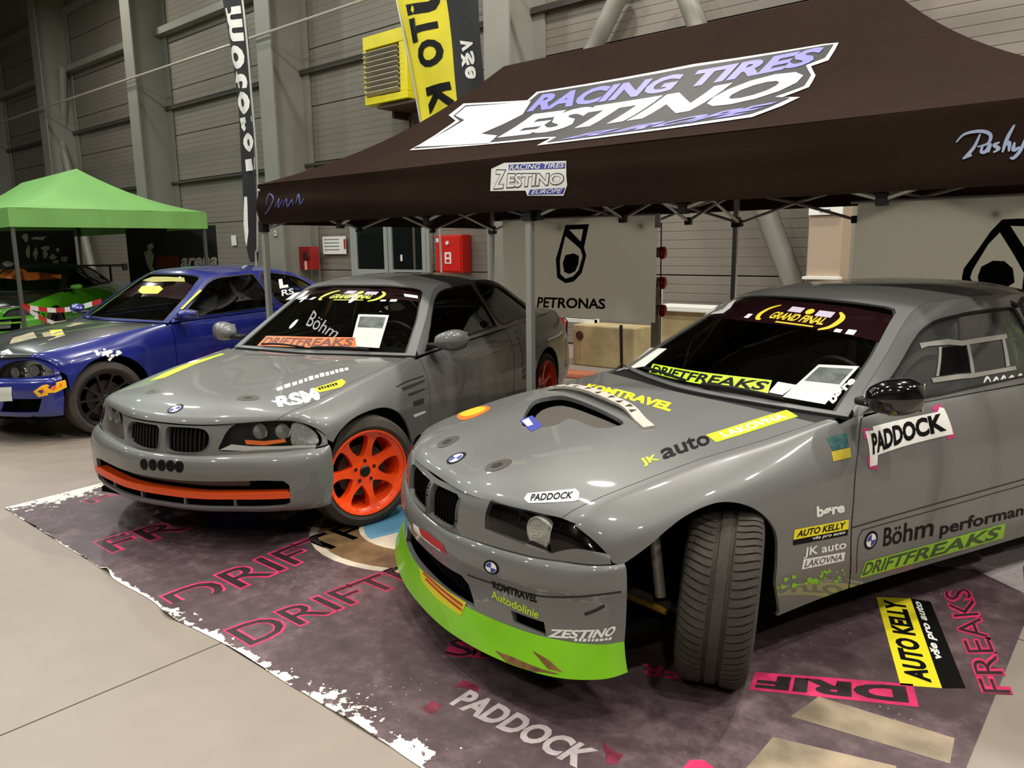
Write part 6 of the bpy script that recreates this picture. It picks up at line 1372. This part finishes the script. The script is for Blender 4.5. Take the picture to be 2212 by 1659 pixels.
# ---------------- grey coupe B
hB, wB, dB = CB.P['bonnet'], CB.P['screen'], CB.P['door']
marks('bonnet_lettering', CB.B, [(600,846),(756,800),(754,792),(596,838)], M_WHITE, hB, 14, 6)
decal('bonnet_lettering', CB.B, [(602,880),(694,862),(678,838),(592,858)], [('text','RSM',FULL,M_WHITE,0.05,0.1)], hB)
px_poly('yellow_sticker', CB.B, [(676,840),(720,826),(738,819),(747,826),(738,836),(690,848)], M_YEL, hB, 0.0015, (3,2)); marks('yellow_sticker_print', CB.B, [(690,843),(732,832),(728,826),(686,838)], M_BLK, hB, 6, 9, off=0.0025)
px_poly('lime_side_sticker', CB.B, [(322,824),(352,808),(400,788),(478,764),(486,765),(420,788),(356,816)], M_LIME, hB, 0.0015, (4,3))
spot('badge', CB.B, (378,884), 0.085, 0.085, roundel_layers(), hB)
for p in ((329,845),(535,860)): spot('bonnet_pin', CB.B, p, 0.12, 0.075, [('poly',disc(24),FULL,M_PIN),('poly',disc(16,0.2),FULL,M_BLACK)], hB)
px_poly('sun_strip', CB.R, [(590,652),(625,634),(664,624),(760,621),(850,622),(905,630),(912,642),(908,652),(850,645),(760,642),(660,646)], M_STRIP, wB, -0.003, (10,5))
sun_print(CB.R, wB, [(595,656),(905,656),(912,630),(668,622)], mat('lemon_print',C255(215,225,70),0.45))
px_poly('white_plate_sticker', CB.R, [(612,648),(628,634),(668,627),(655,640),(640,645)], M_WHITE, wB, -0.0015, (3,2)); px_poly('white_plate_sticker', CB.R, [(872,634),(902,638),(903,644),(874,640)], M_WHITE, wB, -0.0015, (2,1))
decal('windscreen_banner', CB.R, [(555,746),(770,750),(772,727),(572,725)], [('poly',[(0,0),(1,0.0),(0.98,0.95),(0.02,1)],FULL,M_ORG),('text','DRIFTFREAKS',(0.03,0.12,0.97,0.86),mat('rust_print',C255(90,30,10),0.5),0.03,0.15)], wB, n=(8,2), off=-0.002)
decal('paper_notice', CB.R, [(757,747),(819,751),(840,680),(774,678)], [('poly',REC,FULL,M_PAPER),('poly',[(0.08,0.58),(0.92,0.58),(0.92,0.93),(0.08,0.93)],FULL,M_GREYP)], wB, off=-0.003, n=(3,3))
decal('windscreen_lettering', CB.R, [(660,702),(722,730),(738,712),(676,668)], [('text','Böhm',FULL,mat('faint_white_print',C255(120,122,124),0.5),0.0,0.1)], wB, off=-0.002)
bmB = [o for o in Bc.children if o.name.startswith('front_bumper')][0]
for x,y in ((311,1003),(330,1004),(349,1005),(368,1006),(387,1008)): spot('black_dot', CB.F, (x,y), 0.058, 0.062, [('poly',disc(18),FULL,M_BLK)], bmB)
panel('bumper_blade', CB.F, seg([(3.80,-4.95),(3.80,4.95),(4.28,4.95),(4.28,-4.95)], 0.15), mat('orange_blade_paint', C255(214,74,22), 0.4), Bc, step=(0.2,0.2), off=0.004, rim=0.06)
panel('crash_bar', CB.F, seg([(2.95,-2.6),(2.95,3.4),(3.55,3.4),(3.55,-2.6)], 0.2), mat('bare_grey', C255(86,84,80), 0.5), Bc, step=(0.3,0.3), off=-0.06, rim=0.02)
for v in (-3.2,-1.2,1.0,3.0): panel('lower_divider', CB.F, [(4.3,v-0.04),(4.3,v+0.04),(5.2,v+0.04),(5.2,v-0.04)], M_GREY, Bc, step=(5,5), off=-0.01, rim=0.03)
h1,h2 = CB.h
M_LAMPG = mat('lamp_glass_bowl', C255(190,196,196), 0.15, 0.5)
for p,rr in (((556,934),0.042),((606,934),0.042)): lamp_round(CB.N, CB.N.px(p), rr, h1, M_CHROME, M_LAMPG, out=-0.025, mirror=h2)
ind = [CB.N.px(p) for p in [(632,914),(662,920),(685,938),(690,952),(676,964),(634,966),(626,940)]]
panel('indicator', CB.N, curve(ind,3), mat('indicator_facets', C255(215,216,212), 0.2, 0.3, bump=(60,1.0)), h1, step=(0.2,0.2), off=-0.02, rim=0.0)
lid = [CB.N.px(p) for p in [(474,972),(500,960),(540,964),(600,964),(650,962),(684,962),(680,970),(560,975)]]
panel('lamp_lower_trim', CB.N, seg(lid,0.2), mat('pale_trim', C255(165,166,160), 0.4), h1, step=(0.3,0.3), off=-0.001, rim=0.004)
px_poly('lamp_orange_print', CB.N, [(528,950),(570,953),(615,948),(618,955),(570,962),(532,960)], mat('lamp_orange', C255(190,90,30), 0.5), h1, -0.001, (2,2))
fB = CB.P['fender']
M_VENT = mat('vent_dark', C255(52,52,50), 0.6)
for q in ([(866,838),(900,826),(918,819),(917,824),(898,833),(872,844)],[(880,851),(918,838),(917,842),(885,856)],[(892,868),(916,859),(915,872),(894,878)]): px_poly('fender_vent', CB.B, q, M_VENT, fB, 0.0015, (2,2))
line('fender_crease', CB.B, [(856,836),(880,824),(915,812)], 0.004, M_SEAM, fB)
px_poly('white_sticker', CB.B, [(892,896),(918,887),(920,891),(895,902)], M_WHITE, fB, 0.002, (2,1))
marks('quarter_lettering', CB.B, [(1128,822),(1108,712),(1122,706),(1140,815)], mat('faded_white_print', C255(130,130,128), 0.5), CB.P['quarter'], 9, 12, off=0.003)
mirror_cap(Bc, (-.79, .80, .955), M_GREY, L=0.21, Hh=0.18, D=0.20); mirror_cap(Bc, (-.79, .80, .955), M_GREY, L=0.21, Hh=0.18, D=0.20, side=-1)
wiper(Bc, CB.R, (0.10,-1.2), (0.10,-0.05)); wiper(Bc, CB.R, (0.10,0.1), (0.09,1.2))
line('bonnet_slot', CB.B, [(530,766),(580,767),(660,769)], 0.006, M_SEAM, hB); line('wheel_badge', CB.B, [(530,769),(600,771)], 0.002, M_WHITE, hB) if False else None
# ---------------- blue coupe
hC, wC = CC.P['bonnet'], CC.P['screen']
M_TANP = mat('tan_print', C255(150,138,104), 0.5, var=(12,0.6,1.3))
px_poly('tan_sticker', CC.B, [(28,730),(72,717),(100,742),(50,756)], M_TANP, hC, 0.0015, (2,2)); px_poly('tan_sticker', CC.B, [(90,720),(130,712),(142,724),(105,736)], M_TANP, hC, 0.0015, (2,2)); px_poly('yellow_sticker', CC.B, [(108,714),(134,712),(138,722),(112,726)], M_YEL, hC, 0.0025, (1,1)); px_poly('tan_sticker', CC.B, [(110,700),(130,690),(185,698),(150,706)], M_TANP, hC, 0.0015, (2,2)); px_poly('tan_sticker', CC.B, [(2,760),(18,754),(28,764),(4,770)], M_PAPER, hC, 0.0015, (1,1))
px_poly('sun_strip', CC.R, [(250,642),(312,606),(400,608),(428,622),(408,648),(330,640)], M_STRIP, wC, -0.003, (5,4))
px_poly('yellow_strip', CC.R, [(308,606),(330,598),(398,600),(400,609),(330,610)], mat('dull_yellow_print', C255(150,146,50), 0.5), wC, 0.002, (5,2)); px_poly('gold_emblem', CC.R, [(298,628),(306,618),(345,617),(352,624),(340,634),(306,634)], M_GOLD, wC, -0.0015, (3,2))
line('pillar_stripe', CC.R, [(392,668),(412,648),(434,627)], 0.014, M_YEL, CC.P['roof'], off=0.002)
bmC = [o for o in Cc.children if o.name.startswith('front_bumper')][0]
px_poly('yellow_sticker', CC.F, [(72,846),(92,832),(142,820),(146,836),(120,848),(84,858)], mat('amber_print',C255(240,180,30),0.45), bmC, 0.002, (4,3)); px_poly('orange_sticker_print', CC.F, [(90,840),(132,828),(134,834),(94,848)], M_ORG, bmC, 0.003, (2,2))
px_poly('number_plate', CC.F, [(-20,838),(26,836),(28,866),(-20,868)], M_PAPER, bmC, 0.004, (2,2))
fC = CC.P['fender']; r = random.Random(3)
for k in range(22):
    x = 232+r.gauss(0,13); y = 764+r.gauss(0,4); a = r.uniform(1.5,4.5); px_poly('white_splatter', CC.B, [(x+a*math.cos(t)*1.3, y+a*math.sin(t)) for t in np.linspace(0,5.2,5)], M_WHITE, fC, 0.0015, (1,1))
decal('window_lettering', CC.G, [(606,640),(640,634),(630,600),(602,603)], [('text','L',(0,0.45,0.6,1),M_WHITE,0.08),('text','RS',(0.1,0,0.9,0.35),M_WHITE,0.02)], CC.P['qglass'], off=-0.005)
mirror_cap(Cc, (-.74, .82, .965), M_BLUEP, L=0.19, Hh=0.13, D=0.17); mirror_cap(Cc, (-.74, .82, .965), M_BLUEP, L=0.19, Hh=0.13, D=0.17, side=-1)
h1,h2 = CC.h
for p in ((2.0,3.4),(1.6,4.6)): lamp_round(CC.N, p, 0.05, h1, M_CHROME, M_LAMPG, out=-0.02, mirror=h2)
# boot spoiler of the blue coupe
MB().box((-3.45,0,1.09),(0.22,1.45,0.025)).box((-3.42,0.6,1.03),(0.1,0.03,0.12)).box((-3.42,-0.6,1.03),(0.1,0.03,0.12)).build('boot_spoiler', M_BLUEP, Cc, bevel=0.008)
# ---------------- green car
px_poly('orange_strip', CD.R, [(-60,604),(-60,586),(60,588),(136,592),(138,602),(60,606)], mat('orange_strip_print', C255(190,96,40), 0.4), CD.P['screen'], -0.002, (6,3))
MB().box((-3.45,0,1.28),(0.26,1.6,0.03)).box((-3.45,0.5,1.10),(0.06,0.03,0.34)).box((-3.45,-0.5,1.10),(0.06,0.03,0.34)).box((-3.45,0.8,1.24),(0.26,0.02,0.14)).box((-3.45,-0.8,1.24),(0.26,0.02,0.14)).build('rear_wing', M_BLACK, Dc)
mirror_cap(Dc, (-.72, .80, .94), M_GREENP); mirror_cap(Dc, (-.72, .80, .94), M_GREENP, side=-1)
panel('intercooler', CD.F, seg([(0.8,-3.2),(0.8,3.2),(3.6,3.0),(3.6,-3.0)],0.3), mat('cooler_alu', C255(120,124,130), 0.4, 0.6, bump=(80,1.0)), Dc, step=(0.4,0.4), off=-0.05, rim=0.02)
panel('lime_crossbar', CD.F, seg([(2.0,-4.0),(2.0,4.0),(2.45,4.0),(2.45,-4.0)],0.3), M_LIMEP, Dc, step=(0.4,0.4), off=-0.01, rim=0.03)

# sliding pane in the door window of coupe A
gA = PA['glass']; M_RAIL = mat('rail_grey', C255(150,148,140), 0.5)
for q in ([(1988,740),(2080,735),(2176,720),(2178,730),(2080,746),(1992,752)],[(2014,816),(2100,806),(2196,790),(2198,798),(2100,816),(2018,826)],[(2024,812),(2030,748),(2036,748),(2030,812)],[(2100,806),(2090,744),(2096,743),(2108,804)],[(2176,792),(2166,728),(2172,727),(2184,790)]): px_poly('sliding_pane_rail', SA, q, M_RAIL, gA, -0.004, (3,2))
px_poly('sliding_pane_opening', SA, [(2032,810),(2038,750),(2088,745),(2098,802)], M_DARK, gA, -0.0045, (2,2))
